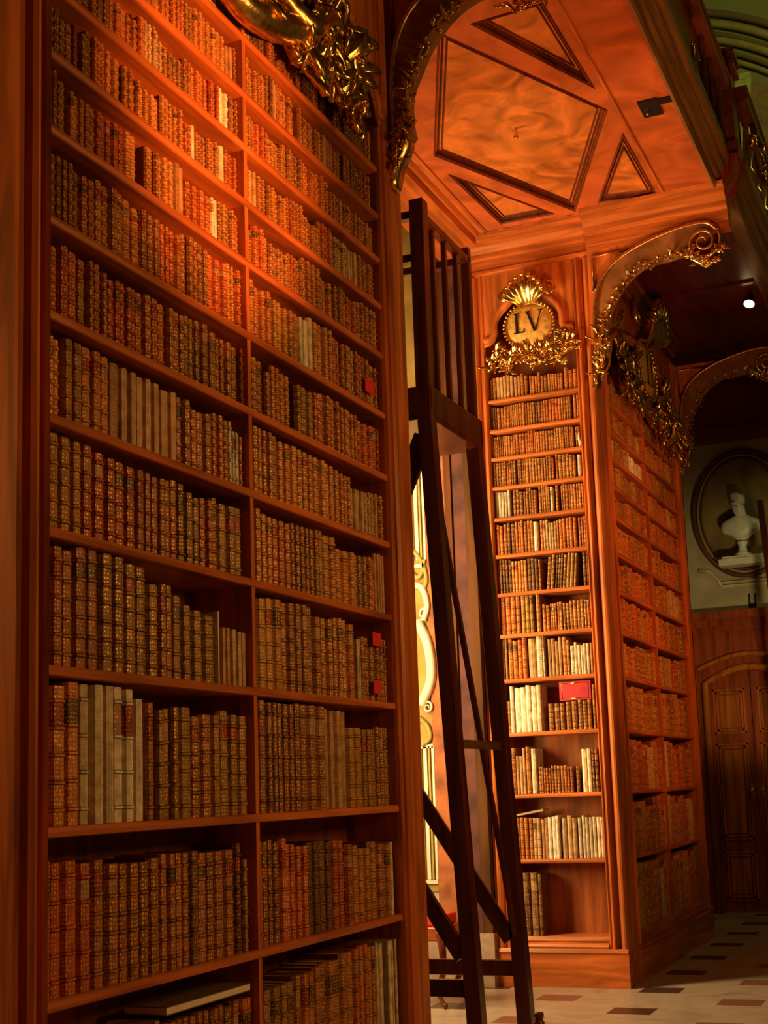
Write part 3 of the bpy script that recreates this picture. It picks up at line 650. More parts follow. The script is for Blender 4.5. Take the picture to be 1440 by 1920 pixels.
# carved wreath on the parapet beyond the newel
mb = MB(); rng = random.Random(5); foliage(mb, lambda u, w_, z: (1.36+w_, u, z), [(11.0, 6.95), (11.4, 6.80), (11.9, 6.95), (12.4, 6.80), (12.9, 6.95), (13.4, 6.80)], 60, rng, (.08, .16), (.02, .035), .03, .03); mb.tube([(1.37, q.x, q.y) for q in bez([(10.9, 6.95, 0), (11.4, 6.80, 0), (11.9, 6.95, 0), (12.4, 6.80, 0), (12.9, 6.95, 0), (13.5, 6.80, 0)], 6)], 0.03, 8); mb.build('gilt_carving', M_GOLD, bal)

# gilt carving over the niche ceiling edge, hanging at the top of the picture
cg = MB(); rng = random.Random(11)
foliage(cg, lambda u, w_, z: (u, 7.16-w_, z), [(0.42, 6.28), (0.52, 6.22), (0.60, 6.25), (0.70, 6.28)], 16, rng, (.05, .1), (.012, .02), .03, .012)
o = cg.build('gilt_ornament', M_GOLD, None, (0.56, 7.16, 6.30)); tag(o, 'small gilt leaf cluster hanging from the ceiling at the top edge', 'ornament')
# little things set in the ceiling
mb = MB(); mb.box((0.86, 8.74, ZC-0.012), (1.00, 8.98, ZC+0.01)); o = mb.build('ceiling_hatch', M_BLACK, None, (0.95, 8.86, ZC)); tag(o, 'dark square hatch in the ceiling near the gallery edge', 'hatch')
mb = MB(); mb.box((1.00, 8.76, ZC-0.010), (1.10, 8.84, ZC+0.01)); mb.build('arm', M_BLACK, o); mb = MB(); mb.sphere((0.90, 8.90, ZC-0.025), 0.012, 8, 6); mb.build('screw', M_BRASS, o)
mb = MB(); mb.lathe((-0.052, 8.783, ZC+0.0), [(0.004, -0.05), (0.016, -0.04), (0.018, -0.02), (0.010, 0.0), (0.010, 0.036)], 14); mb.build('knob', M_BRASS, ceil)

# ------------------------------------------------------------------ cartouches
def LV(uc, zc):
    return [((uc-0.095, zc-0.085), (uc-0.095, zc+0.085), 0.022), ((uc-0.125, zc-0.085), (uc-0.03, zc-0.085), 0.010), ((uc-0.12, zc+0.085), (uc-0.07, zc+0.085), 0.008), ((uc-0.033, zc-0.085), (uc-0.033, zc-0.055), 0.008),
            ((uc+0.005, zc+0.09), (uc+0.065, zc-0.09), 0.024), ((uc+0.125, zc+0.09), (uc+0.068, zc-0.09), 0.009), ((uc-0.015, zc+0.09), (uc+0.03, zc+0.09), 0.008), ((uc+0.10, zc+0.09), (uc+0.145, zc+0.09), 0.008)]
cartouche(T_front, -0.535, 5.47, 0.20, 0.185, 'gilt cartouche with black numeral LV on an oval plaque', LV(-0.54, 5.49), 3, (15, 0.24),
          [([(-0.93, 5.12), (-0.83, 5.24), (-0.74, 5.12), (-0.66, 5.24), (-0.55, 5.22), (-0.48, 5.12), (-0.38, 5.24), (-0.28, 5.12), (-0.2, 5.26), (-0.13, 5.20)], 105, (.05, .11), (.012, .022), 0.022),
           ([(-0.80, 5.30), (-0.72, 5.22), (-0.54, 5.24), (-0.40, 5.24), (-0.27, 5.32), (-0.22, 5.36)], 36, (.05, .10), (.012, .02), 0.012)])
def LS(uc, zc): return [((uc-0.06, zc-0.15), (uc-0.06, zc+0.15), 0.035), ((uc-0.1, zc-0.15), (uc+0.03, zc-0.15), 0.015), ((uc+0.10, zc-0.15), (uc+0.10, zc+0.15), 0.035)]
big = lambda c: [([(c-1.10, 5.20), (c-0.95, 5.05), (c-0.75, 5.18), (c-0.55, 5.00), (c-0.3, 5.10), (c, 5.06), (c+0.3, 5.12), (c+0.42, 4.97), (c+0.6, 5.12), (c+0.8, 5.0), (c+0.95, 4.96)], 120, (.10, .20), (.022, .040), 0.035),
                 ([(c-1.12, 5.5), (c-1.0, 5.3), (c-0.7, 5.4), (c-0.45, 5.2)], 40, (.10, .18), (.02, .035), 0.04),
                 ([(c+0.45, 5.2), (c+0.7, 5.42), (c+0.95, 5.34), (c+1.05, 5.2), (c+0.98, 5.0)], 50, (.10, .20), (.02, .038), 0.035)]
cartouche(T_side, 12.30, 5.50, 0.36, 0.25, 'gilt cartouche on the slanted hall-side bookcase, beside the scroll bracket', LS(12.3, 5.5), 7, (14, 0.42), big(12.30))
cartouche(T_near, 4.71, 5.50, 0.46, 0.34, 'large gilt cartouche foliage hanging over the near bookcase top', None, 9, (14, 0.42), big(4.72)+[([(5.3, 5.3), (5.45, 5.15), (5.6, 5.2), (5.66, 5.0)], 30, (.10, .20), (.025, .04), .03)], shell=[
    ([(4.30, .04, 5.00), (4.60, .06, 4.93), (4.95, .07, 5.02), (5.20, .07, 5.18), (5.40, .06, 5.40)], .075), ([(4.9, .08, 5.16), (5.1, .12, 5.10), (5.3, .10, 5.26), (5.5, .06, 5.36)], .06),
    ([(5.15, .05, 5.10), (5.32, .07, 4.98), (5.44, .05, 5.03), (5.50, .03, 4.94)], .035), ([(5.4, .05, 5.34), (5.60, .07, 5.30), (5.72, .05, 5.16), (5.70, .03, 5.02)], .035), ([(5.3, .06, 5.2), (5.48, .08, 5.16), (5.60, .06, 5.02), (5.62, .04, 4.90)], .03)])

# ------------------------------------------------------------------ books
STY = {'b': ('gilt brown leather', [(0.46, 0.15, 0.030), (0.38, 0.13, 0.026), (0.52, 0.185, 0.040), (0.32, 0.11, 0.026), (0.48, 0.125, 0.026)], (0.45, 0.9), (5, 7)),
       'd': ('dark brown leather', [(0.15, 0.055, 0.020), (0.18, 0.06, 0.024), (0.20, 0.085, 0.03)], (0.2, 0.6), (5, 6)),
       't': ('plain tan', [(0.50, 0.27, 0.10), (0.46, 0.22, 0.075), (0.55, 0.32, 0.13)], (0.05, 0.25), (0, 5)),
       'c': ('cream vellum', [(0.78, 0.60, 0.33), (0.72, 0.55, 0.30), (0.82, 0.67, 0.42)], (0.0, 0.05), (0, 4)),
       'r': ('reddish leather', [(0.46, 0.095, 0.022), (0.42, 0.08, 0.02)], (0.4, 0.8), (5, 6)),
       'o': ('olive brown leather', [(0.36, 0.16, 0.026), (0.31, 0.145, 0.03)], (0.35, 0.8), (4, 6))}
def book_geo(T, bk, simple=False):
    """returns cover verts, faces, uv and colour loops; and the page block box"""
    u, z, t, h, dep, wf = bk['u'], bk['z'], bk['t'], bk['h'], bk['dep'], bk['w']
    rng = random.Random(bk['seed']); nb_ = bk['nb']; col = bk['col']; gl = bk['gilt']
    K = 5; rr = min(0.024, t*0.48)
    rings = [(0.0, 0)]
    bands = []
    if nb_:
        for i in range(nb_):
            zb = h*(0.11+0.78*(i+0.0)/(max(1, nb_-1))) if nb_ > 1 else h*0.5
            bands.append(zb); rings += [(zb-0.0075, 0), (zb-0.0035, 1), (zb+0.0035, 1), (zb+0.0075, 0)]
    rings.append((h, 0))
    vs = []; fs = []; uv = []; cl = []
    ln = bk['lean']; off = rng.uniform(0, 40)
    lab = rng.choice(((0.30, 0.03, 0.012), (0.10, 0.05, 0.02), (0.40, 0.20, 0.08))) if (nb_ >= 4 and rng.random() < 0.55) else None
    dk = 0.42 if h > 0.3 else 0.6
    def P(uu, ww, zz):
        return T(u+uu+ln*(zz), wf+ww, z+zz)
    for zz, bmp in rings:
        for k in range(K):
            a = PI*k/(K-1); vs.append(P(t/2-math.cos(a)*(t/2), -rr+(rr+0.0045*bmp)*math.sin(a), zz))
    def face(idx, uvq, c): fs.append(idx); uv.extend([x for q in uvq for x in q]); cl.extend(list(c)*len(idx))
    for i in range(len(rings)-1):
        seg_in_band = rings[i][1] or rings[i+1][1]
        c = (*col, 0.0 if seg_in_band else gl)
        if seg_in_band: c = (min(.95, col[0]*1.35), min(.9, col[1]*1.5), col[2]*1.4, 0.25*gl) if (rings[i][1] and rings[i+1][1]) else (col[0]*dk, col[1]*dk, col[2]*dk, 0.0)  # highlight painted on band tops, shade painted on their slopes
        if lab and not seg_in_band and len(bands) >= 3 and abs((rings[i][0]+rings[i+1][0])/2-(bands[-2]+bands[-1])/2) < 0.012: c = (*lab, 0.5)
        for k in range(K-1):
            a, b = i*K+k, i*K+k+1
            q = [(k/4*t+off, rings[i][0]+off), ((k+1)/4*t+off, rings[i][0]+off), ((k+1)/4*t+off, rings[i+1][0]+off), (k/4*t+off, rings[i+1][0]+off)]
            face((a, b, b+K, a+K), q, c)
    # boards
    nr = len(rings); o = len(vs)
    vs += [P(0, -dep, 0), P(0, -dep, h), P(t, -dep, 0), P(t, -dep, h)]
    c = (*[x*0.85 for x in col], 0.0); z4 = [(0, 0)]*4
    face((0, (nr-1)*K, o+1, o), z4, c); face((K-1, o+2, o+3, nr*K-1), z4, c)
    e = min(0.004, t*0.12); 
    vs += [P(e, -dep, 0), P(e, -dep, h), P(t-e, -dep, 0), P(t-e, -dep, h), P(e, -rr, 0), P(e, -rr, h), P(t-e, -rr, 0), P(t-e, -rr, h)]
    face((o+4, o+5, o+9, o+8), z4, c); face((o+6, o+10, o+11, o+7), z4, c)
    face((0, o, o+4, o+8), z4, c); face(((nr-1)*K, o+9, o+5, o+1), z4, c); face((K-1, o+10, o+6, o+2), z4, c); face((nr*K-1, o+3, o+7, o+11), z4, c)
    for base, A, B in ((0, o+8, o+10), ((nr-1)*K, o+9, o+11)):
        face((base+0, base+1, base+2, base+3, base+4, B, A), [(0, 0)]*7, c)
    pg = [P(e, -rr-0.001, 0.003), P(t-e, -rr-0.001, 0.003), P(t-e, -rr-0.001, h-0.004), P(e, -rr-0.001, h-0.004), P(e, -dep+0.004, 0.003), P(t-e, -dep+0.004, 0.003), P(t-e, -dep+0.004, h-0.004), P(e, -dep+0.004, h-0.004)]
    return vs, fs, uv, cl, pg
BF = [(0, 1, 2, 3), (7, 6, 5, 4), (0, 4, 5, 1), (1, 5, 6, 2), (2, 6, 7, 3), (3, 7, 4, 0)]

BOOKS = []
def pick(rng, mix):
    ks = list(mix); return rng.choices(ks, [mix[k] for k in ks])[0]
def mk(T, case, bay, row, u, t, h, sty, rng, lean=0.0, dz=0.0, w_=None):
    nm, cols, gl, nbr = STY[sty]; c = rng.choice(cols); v = rng.uniform(0.8, 1.18); c = tuple(min(0.95, x*v) for x in c)
    BOOKS.append(dict(T=T, case=case, bay=bay, row=row, u=u, z=SH[row]+0.001+dz, t=t, h=h, dep=min(0.20, max(0.12, h*0.55)), w=(-0.034+rng.uniform(-.006, .002)) if w_ is None else w_,
                      col=c, gilt=rng.uniform(*gl), nb=rng.choice(range(nbr[0], nbr[1]+1)) if nbr[0] > 0 else (0 if rng.random() < .7 else nbr[1]), seed=rng.randint(0, 10**6), lean=lean, sty=sty))
def fill(T, case, bay, row, ua, ub, hf, tmean, mix, seed, gap=0.04, runs=True, specials=()):
    """fills ua..ub; hf(u)->height; runs of volumes of one set share looks and height"""
    rng = random.Random(seed); u = ua; run = 0; sty = 'b'; tt = tmean; jit = 0; colr = None
    while u < ub-0.016:
        sp = next((s_ for s_ in specials if s_[0] <= u < s_[1]), None)
        if run <= 0:
            run = rng.choice([1, 2, 3, 4, 5]) if runs else 30; sty = pick(rng, mix); tt = tmean*rng.uniform(0.72, 1.35); jit = rng.uniform(-0.012, 0.008); rs = rng.randint(0, 9999)
            if rng.random() < gap: u += rng.uniform(0.006, 0.022)
        s2 = sp[2] if sp else sty
        t = min((sp[3] if sp and len(sp) > 3 else tt)*rng.uniform(0.9, 1.1), ub-u)
        if t < 0.014: break
        h = hf(u+t/2)+(jit+rng.uniform(-.003, .003) if not sp else 0)
        if s2 is not None:
            r2 = random.Random(rs+(hash(s2[0]) % 1 if False else ord(s2[0]))); mk(T, case, bay, row, u, t-(0.0035 if rng.random() < 0.7 else 0.009 if t > 0.035 else 0.005), h, s2, r2)
            BOOKS[-1]['seed'] = rng.randint(0, 10**6); BOOKS[-1]['w'] += rng.uniform(-.012, .002)
            k = rng.uniform(.78, 1.18); BOOKS[-1]['col'] = tuple(x*k for x in BOOKS[-1]['col'])
        u += t; run -= 1
def prof(pts):
    def f(u):
        best = min(pts, key=lambda p: abs(p[0]-u)); 
        return best[1]
    return f
P_NEAR = {0: [(3.45, 0.40), (4.04, 0.44), (4.54, 0.434), (4.68, 0.436), (4.79, 0.436), (4.99, 0.44), (5.09, 0.46), (5.36, 0.47), (5.58, 0.49), (5.81, 0.50), (5.96, 0.49)],
 1: [(3.44, 0.412), (3.54, 0.409), (3.62, 0.397), (3.73, 0.401), (3.88, 0.397), (4.08, 0.402), (4.22, 0.399), (4.4, 0.395), (4.56, 0.4), (4.6, 0.422), (4.63, 0.351), (4.69, 0.31), (4.84, 0.417), (4.95, 0.411), (5.02, 0.384), (5.14, 0.373), (5.24, 0.386), (5.5, 0.38), (5.64, 0.361), (5.79, 0.341), (5.91, 0.352), (6.04, 0.346), (6.14, 0.309)],
 2: [(3.45, 0.443), (3.52, 0.438), (3.58, 0.457), (3.76, .457), (3.93, 0.452), (3.97, 0.422), (4.04, 0.419), (4.06, 0.395), (4.25, 0.403), (4.27, 0.384), (4.42, 0.395), (4.66, 0.383), (4.77, 0.376), (4.88, 0.455), (5.1, 0.45), (5.32, 0.45), (5.57, 0.445), (5.62, 0.417), (5.7, 0.377), (6.15, 0.385)],
 3: [(3.44, 0.40), (3.56, 0.40), (3.68, 0.402), (3.85, 0.40), (3.89, 0.39), (3.99, 0.385), (4.01, 0.336), (4.13, 0.341), (4.21, 0.314), (4.30, 0.285), (4.41, 0.272), (4.47, 0.226), (4.74, 0.219), (4.79, 0.383), (5.0, 0.392), (5.26, 0.395), (5.31, 0.355), (5.69, 0.37), (5.75, 0.29), (5.86, 0.30), (6.0, 0.31)],
 4: [(3.43, 0.330), (3.47, 0.33), (3.65, 0.328), (3.68, 0.32), (3.8, 0.312), (3.93, 0.31), (4.12, 0.305), (4.23, 0.30), (4.25, 0.275), (4.36, 0.27), (4.56, 0.29), (4.76, 0.30), (4.79, 0.325), (4.92, 0.305), (5.16, 0.305), (5.37, 0.305), (5.54, 0.305), (5.57, 0.262), (5.94, 0.27), (6.01, 0.30), (6.19, 0.30)],
 5: [(3.44, 0.282), (3.53, 0.285), (3.62, 0.282), (3.72, 0.285), (3.83, 0.29), (3.86, 0.275), (3.95, 0.27), (4.07, 0.272), (4.25, 0.28), (4.3, 0.255), (4.45, 0.262), (4.57, 0.26), (4.62, 0.224), (4.75, 0.197), (4.79, 0.29), (4.89, 0.29), (5.08, 0.275), (5.39, 0.28), (5.74, 0.268), (5.77, 0.215), (6.11, 0.235)],
 6: [(3.44, 0.247), (3.59, 0.253), (3.72, 0.256), (3.75, 0.238), (3.87, 0.25), (4.08, 0.258), (4.22, 0.262), (4.42, 0.26), (4.5, 0.24), (4.58, 0.25), (4.74, 0.26), (4.83, 0.25), (4.9, 0.215), (4.95, 0.26), (5.09, 0.25), (5.2, 0.24), (5.64, 0.26), (5.7, 0.25), (5.8, 0.245), (5.89, 0.225), (6.14, 0.235)],
 7: [(3.44, 0.24), (3.53, 0.245), (3.62, 0.225), (3.71, 0.25), (3.87, 0.26), (3.94, 0.245), (4.05, 0.245), (4.19, 0.25), (4.31, 0.255), (4.47, 0.25), (4.73, 0.26), (4.77, 0.26), (4.91, 0.24), (4.96, 0.25), (5.21, 0.24), (5.43, 0.268), (5.72, 0.25), (5.97, 0.24), (6.14, 0.235)]}
TM = {0: .052, 1: .060, 2: .058, 3: .060, 4: .052, 5: .048, 6: .044, 7: .040, 8: .036, 9: .032, 10: .030, 11: .028, 12: .028}
MIXN = {0: dict(b=5, o=3, t=1), 1: dict(b=5, d=3, r=2), 2: dict(b=6, o=3, t=1), 3: dict(b=6, o=3, t=1), 4: dict(b=6, o=3, r=1), 5: dict(b=6, o=2, t=1), 6: dict(b=8, r=2, o=1), 7: dict(b=8, r=3, o=1),
        8: dict(b=8, r=2, t=1), 9: dict(b=8, r=1, t=1), 10: dict(b=8, r=1, t=2), 11: dict(b=8, t=2, d=1), 12: dict(b=4, d=4, t=1)}
SPEC = {(2, 0): [(3.56, 3.94, 'c', 0.062), (4.06, 4.24, 'o')], (3, 0): [(4.40, 4.452, None, 0.052), (4.452, 4.75, 't', 0.036)], (5, 0): [(4.57, 4.66, 'c', 0.022)], (5, 1): [(5.72, 6.05, 't', 0.035)],
        (1, 0): [(4.585, 4.66, 'o', 0.03), (4.66, 4.75, 'c', 0.03)], (1, 1): [(6.03, 6.2, 'c', 0.022)], (0, 1): [(5.84, 5.95, 'c', 0.03), (5.95, 6.0, None, 0.05), (6.0, 6.2, 'c', 0.02)],
        (7, 1): [(5.20, 5.36, 'c', 0.05)], (6, 1): [(5.10, 5.16, None, 0.03)], (8, 0): [(3.93, 3.98, None, 0.05), (4.45, 4.52, 'c', .03)], (9, 0): [(4.31, 4.36, 'c', 0.034), (4.50, 4.56, 'c', .05)], (10, 0): [(4.53, 4.62, 'c', 0.03)],
        (3, 1): [(5.68, 5.74, 't', .03), (5.74, 5.78, 'c', .02)], (12, 0): [(4.45, 4.5, 'c', .04)], (4, 1): [(5.98, 6.1, 't', .03)]}
for row in range(13):
    for bay, (ua, ub) in enumerate(((3.390, 4.694), (4.730, 6.103))):
        clr = (SH[row+1]-SH[row]-0.036) if row < 12 else 0.21
        if row in P_NEAR: hf = prof(P_NEAR[row])
        else:
            rr_ = random.Random(row*7+bay); base = [(ua+i*0.16, clr*rr_.uniform(0.74, 0.93)) for i in range(10)]; hf = prof(base)
        fill(T_near, 'near', bay, row, ua+(0 if (row, bay) != (0, 0) else 0.45), ub, hf, TM[row], MIXN[row], 100+row*3+bay, gap=0.30 if row in (1, 9) else 0.14, specials=SPEC.get((row, bay), ()))
# LV front case, rows from the bottom
def seg(row, ua, ub, h, tm, mix, seed, hv=0.0, gap=0.1, lean=0.0):
    rr_ = random.Random(seed); tb = [(ua+i*0.05, h+rr_.uniform(-hv, hv)) for i in range(int((ub-ua)/0.05)+2)]
    n0 = len(BOOKS); fill(T_front, 'front', 0, row, ua, ub, prof(tb), tm, mix, seed, gap)
    for b_ in BOOKS[n0:]: b_['lean'] = lean
a0, a1 = -0.950, -0.160
seg(0, a0+.02, -0.70, 0.50, 0.05, dict(b=2, d=3, r=1), 301, 0.02)
seg(1, a0+.02, a1, 0.335, 0.034, dict(c=6, b=3, t=3), 302, 0.012)
seg(2, a0, -0.74, 0.34, 0.036, dict(b=4, t=2, c=1), 303, 0.04); seg(2, -0.74, -0.69, 0.36, 0.05, dict(c=1), 304); seg(2, -0.68, -0.32, 0.215, 0.023, dict(b=1), 305); seg(2, -0.315, -0.23, 0.35, 0.036, dict(c=1), 306); seg(2, -0.23, a1, 0.34, 0.024, dict(d=1), 307)
seg(3, a0, -0.90, 0.27, 0.03, dict(b=1), 308); seg(3, -0.90, -0.62, 0.385, 0.044, dict(c=3, t=2, b=1), 309, 0.01); seg(3, -0.575, -0.20, 0.235, 0.042, dict(b=3, t=1), 310, 0.01); seg(3, -0.195, a1, 0.36, 0.035, dict(b=1), 311)
seg(4, a0, -0.72, 0.345, 0.036, dict(b=3, t=1, r=1), 312, 0.02); seg(4, -0.72, -0.65, 0.33, 0.07, dict(t=1), 313); seg(4, -0.65, -0.575, 0.37, 0.075, dict(c=1), 314); seg(4, -0.57, -0.36, 0.32, 0.036, dict(b=2, t=2), 315, 0.03); seg(4, -0.36, a1, 0.25, 0.03, dict(t=2, b=1, c=2), 316, 0.015)
seg(5, a0, -0.585, 0.335, 0.038, dict(b=6, t=1, o=2), 317, 0.01); seg(5, -0.575, a1, 0.235, 0.026, dict(b=1), 318, 0.004)
seg(6, a0, -0.255, 0.275, 0.027, dict(b=6, o=2, d=2), 319, 0.012, 0.1); seg(6, -0.21, a1, 0.285, 0.045, dict(d=1), 320)
seg(7, a0, -0.62, 0.255, 0.032, dict(b=4, t=1, d=1), 321, 0.015); seg(7, -0.62, -0.56, 0.26, 0.055, dict(c=1), 322); seg(7, -0.56, -0.40, 0.25, 0.03, dict(b=2, t=2), 323, 0.02); seg(7, -0.40, a1, 0.25, 0.024, dict(b=1), 324, 0.006)
seg(8, a0, -0.46, 0.225, 0.026, dict(d=1, b=3, t=1, c=1), 325, 0.018); seg(8, -0.46, -0.42, 0.22, 0.04, dict(c=1), 326); seg(8, -0.41, a1, 0.215, 0.023, dict(b=1), 327, 0.004)
seg(9, a0, -0.215, 0.205, 0.024, dict(b=1, ), 328, 0.005); seg(9, -0.21, a1, 0.20, 0.05, dict(c=1), 329)
seg(10, a0, a1, 0.185, 0.023, dict(b=1), 330, 0.003)
seg(11, a0, a1, 0.20, 0.023, dict(b=6, d=1), 331, 0.004)
seg(12, a0, -0.60, 0.20, 0.028, dict(d=2, b=2, c=1, t=2), 332, 0.02); seg(12, -0.60, a1, 0.17, 0.03, dict(b=3, c=2, t=2, r=1), 333, 0.02, 0.6)
for b_ in BOOKS:                                       # one row leans to the right
    if b_['case'] == 'front' and b_['row'] == 6 and -0.55 < b_['u'] < -0.26: b_['lean'] = 0.10; b_['u'] -= 0.022
BOOKS = [b_ for b_ in BOOKS if not (b_['case'] == 'front' and b_['row'] == 6 and -0.55-0.03 < b_['u'] < -0.55)]
# hall-side case
for row in range(13):
    for bay, (ua, ub) in enumerate(((10.865, 12.282), (12.318, 13.735))):
        clr = (SH[row+1]-SH[row]-0.036) if row < 12 else 0.20
        rr_ = random.Random(row*5+bay+900); base = [(ua+i*0.2, clr*rr_.uniform(0.76, 0.95)) for i in range(9)]
        sp = ()
        if row == 10 and bay == 0: sp = [(11.7, 12.2, 'c', .04)]
        if row == 6 and bay == 1: sp = [(13.2, 13.6, 't', .05)]
        fill(T_side, 'side', bay, row, ua, ub, prof(base), TM[row]*1.05, dict(b=6, r=2, t=1, o=1), 500+row*3+bay, gap=0.1, specials=sp)

# the 300 that show largest become books of their own
def projpt(p):
    v = Vector(p)-CAM; d = v.dot(Fw); return CX+FPX*v.dot(Rv)/d, CY-FPX*v.dot(Uv)/d
def shown(b_):
    T = b_['T']; c = [T(b_['u'], b_['w'], b_['z']), T(b_['u']+b_['t'], b_['w'], b_['z']), T(b_['u']+b_['t'], b_['w'], b_['z']+b_['h']), T(b_['u'], b_['w'], b_['z']+b_['h'])]
    q = [projpt(p) for p in c]
    q = [(min(1440, max(0, x)), min(1920, max(0, y))) for x, y in q]
    return abs(sum(q[i][0]*q[(i+1) % 4][1]-q[(i+1) % 4][0]*q[i][1] for i in range(4)))/2
ORD = ['first', 'second', 'third', 'fourth', 'fifth', 'sixth', 'seventh', 'eighth', 'ninth', 'tenth', 'eleventh', 'twelfth', 'thirteenth', 'fourteenth', 'fifteenth', 'sixteenth', 'seventeenth', 'eighteenth', 'nineteenth', 'twentieth']+['twenty-'+x for x in ('first', 'second', 'third', 'fourth', 'fifth', 'sixth', 'seventh', 'eighth', 'ninth')]+['thirtieth']+['thirty-'+x for x in ('first', 'second', 'third', 'fourth', 'fifth', 'sixth', 'seventh', 'eighth', 'ninth')]+['fortieth']*20
ROWN = ['lowest', 'second', 'third', 'fourth', 'fifth', 'sixth', 'seventh', 'eighth', 'ninth', 'tenth', 'eleventh', 'twelfth', 'topmost']
cnt = {}
for b_ in sorted(BOOKS, key=lambda q: q['u']):
    k = (b_['case'], b_['bay'], b_['row']); b_['i'] = cnt.get(k, 0); cnt[k] = b_['i']+1; b_['a'] = shown(b_)
order = sorted(BOOKS, key=lambda q: -q['a']); solo = order[:300]; rest = [b_ for b_ in order[300:] if b_['a'] > 1]
for b_ in solo:
    T = b_['T']; vs, fs, uv, cl, pg = book_geo(T, b_)
    org = T(b_['u']+b_['t']/2, b_['w']-b_['dep']/2, b_['z'])
    m_ = MB(); m_.add(vs, fs, 0, False); 
    o = m_.build('book', M_LEATHER, None, org, uv, cl, fix=False)
    nm = STY[b_['sty']][0]; i = b_['i']; row = b_['row']
    where = {'near': ('right of the left post', 'right of the divider')[b_['bay']], 'front': 'from the left', 'side': 'from its left end'}[b_['case']]
    cs = {'near': 'near bookcase', 'front': 'case LV', 'side': 'far slanted bookcase'}[b_['case']]
    rw = 'lowest shelf' if row == 0 else ('topmost shelf' if row == 12 else ROWN[row]+' shelf up')
    tag(o, '%s book, %s %s, %s, %s' % (nm, ORD[i], where, rw, cs), 'book', 'books standing on the %s, %s' % (rw, cs))
    m_ = MB(); m_.add(pg, BF, 0, False); m_.build('page_block', M_PAGES, o)
m_ = MB(); UV = []; CL = []
for b_ in rest:
    vs, fs, uv, cl, pg = book_geo(b_['T'], b_); m_.add(vs, fs, 0, False); UV += uv; CL += cl
    m_.add(pg, BF, 1, False); UV += [0, 0]*24; CL += [0.3, 0.2, 0.1, 0]*24
o = m_.build('shelved_books', [M_LEATHER, M_PAGES], None, (0, 6.11, 2.03), UV, CL, fix=False)
tag(o, 'hundreds of smaller brown books on the upper and farther shelves', 'books'); o['kind'] = 'stuff'

# single things among the books
def leafbox(name, T, a, b, m, label, cat, rot=None):
    mb = MB(); mb.box(a, b, 0, T); c = T((a[0]+b[0])/2, (a[1]+b[1])/2, a[2]); o = mb.build(name, m, None, c); tag(o, label, cat)
    if rot: o.rotation_euler = rot
    return o
mb = MB()
for q, m_ in (((0, 0.004), 0), ((0.004, 0.026), 1), ((0.026, 0.030), 0)): mb.box((4.08, -0.21, 0.85+q[0]), (4.66, -0.035, 0.85+q[1]), m_, T_near)
o = mb.build('book', [M_LEATHER, M_PAPER], None, (-0.12, 4.37, 0.85)); tag(o, 'pale thin folio lying flat on the lowest row, near bookcase', 'book')
leafbox('paper_slip', T_near, (4.444, -0.16, 2.031), (4.4515, -0.025, 2.312), M_PAPER, 'white paper-thin folder upright on the fourth shelf, near bookcase', 'folder')
for (y, z, wd, hh, l) in ((5.955, 3.628, 0.11, 0.07, 'bright red card tag on the eighth shelf, near bookcase right end'), (5.94, 2.335, 0.10, 0.065, 'dark red tag on upper part of small books, near bookcase fourth shelf'), (5.93, 2.10, 0.09, 0.065, 'dark red tag at the foot of books, near bookcase fourth shelf')):
    leafbox('shelf_tag', T_near, (y-wd/2, -0.026, z-hh/2), (y+wd/2, -0.022, z+hh/2), M_TAG, l, 'tag')
# red box above the short books of the LV case
mb = MB(); mb.box((-0.47, -0.20, 2.270), (-0.205, -0.05, 2.425), 0, T_front); rb = mb.build('book', M_REDBOX, None, T_front(-0.34, -0.12, 2.27)); tag(rb, 'bright red leather volume lying on short books in case LV', 'book')
mb = MB(); mb.tube([T_front(u, -0.047, z) for u, z in ((-0.45, 2.285), (-0.45, 2.41), (-0.225, 2.41), (-0.225, 2.285))], 0.003, 5, closed=True); mb.build('gilt_border', M_GOLD, rb)
mb = MB(); mb.v = []; mb.box((-0.90, -0.20, 1.345), (-0.66, -0.05, 1.362), 0, T_front)
mb.v = [(p[0], p[1], p[2]+(p[0]+0.90)*0.16) for p in mb.v]; o = mb.build('book', M_PAGES, None, T_front(-0.78, -0.12, 1.345)); tag(o, 'thin grey book lying tilted across the pale row of case LV', 'book')
mb = MB(); mb.tube([T_front(u, 0.005, z) for u, z in ((-0.165, 4.49), (-0.170, 4.44), (-0.160, 4.40), (-0.166, 4.37))], [0.006, 0.011, 0.012, 0.005], 8); o = mb.build('paper_tag', M_PAPER, None, T_front(-0.165, 0.0, 4.37)); tag(o, 'white paper tag hanging on the right post of case LV', 'tag')

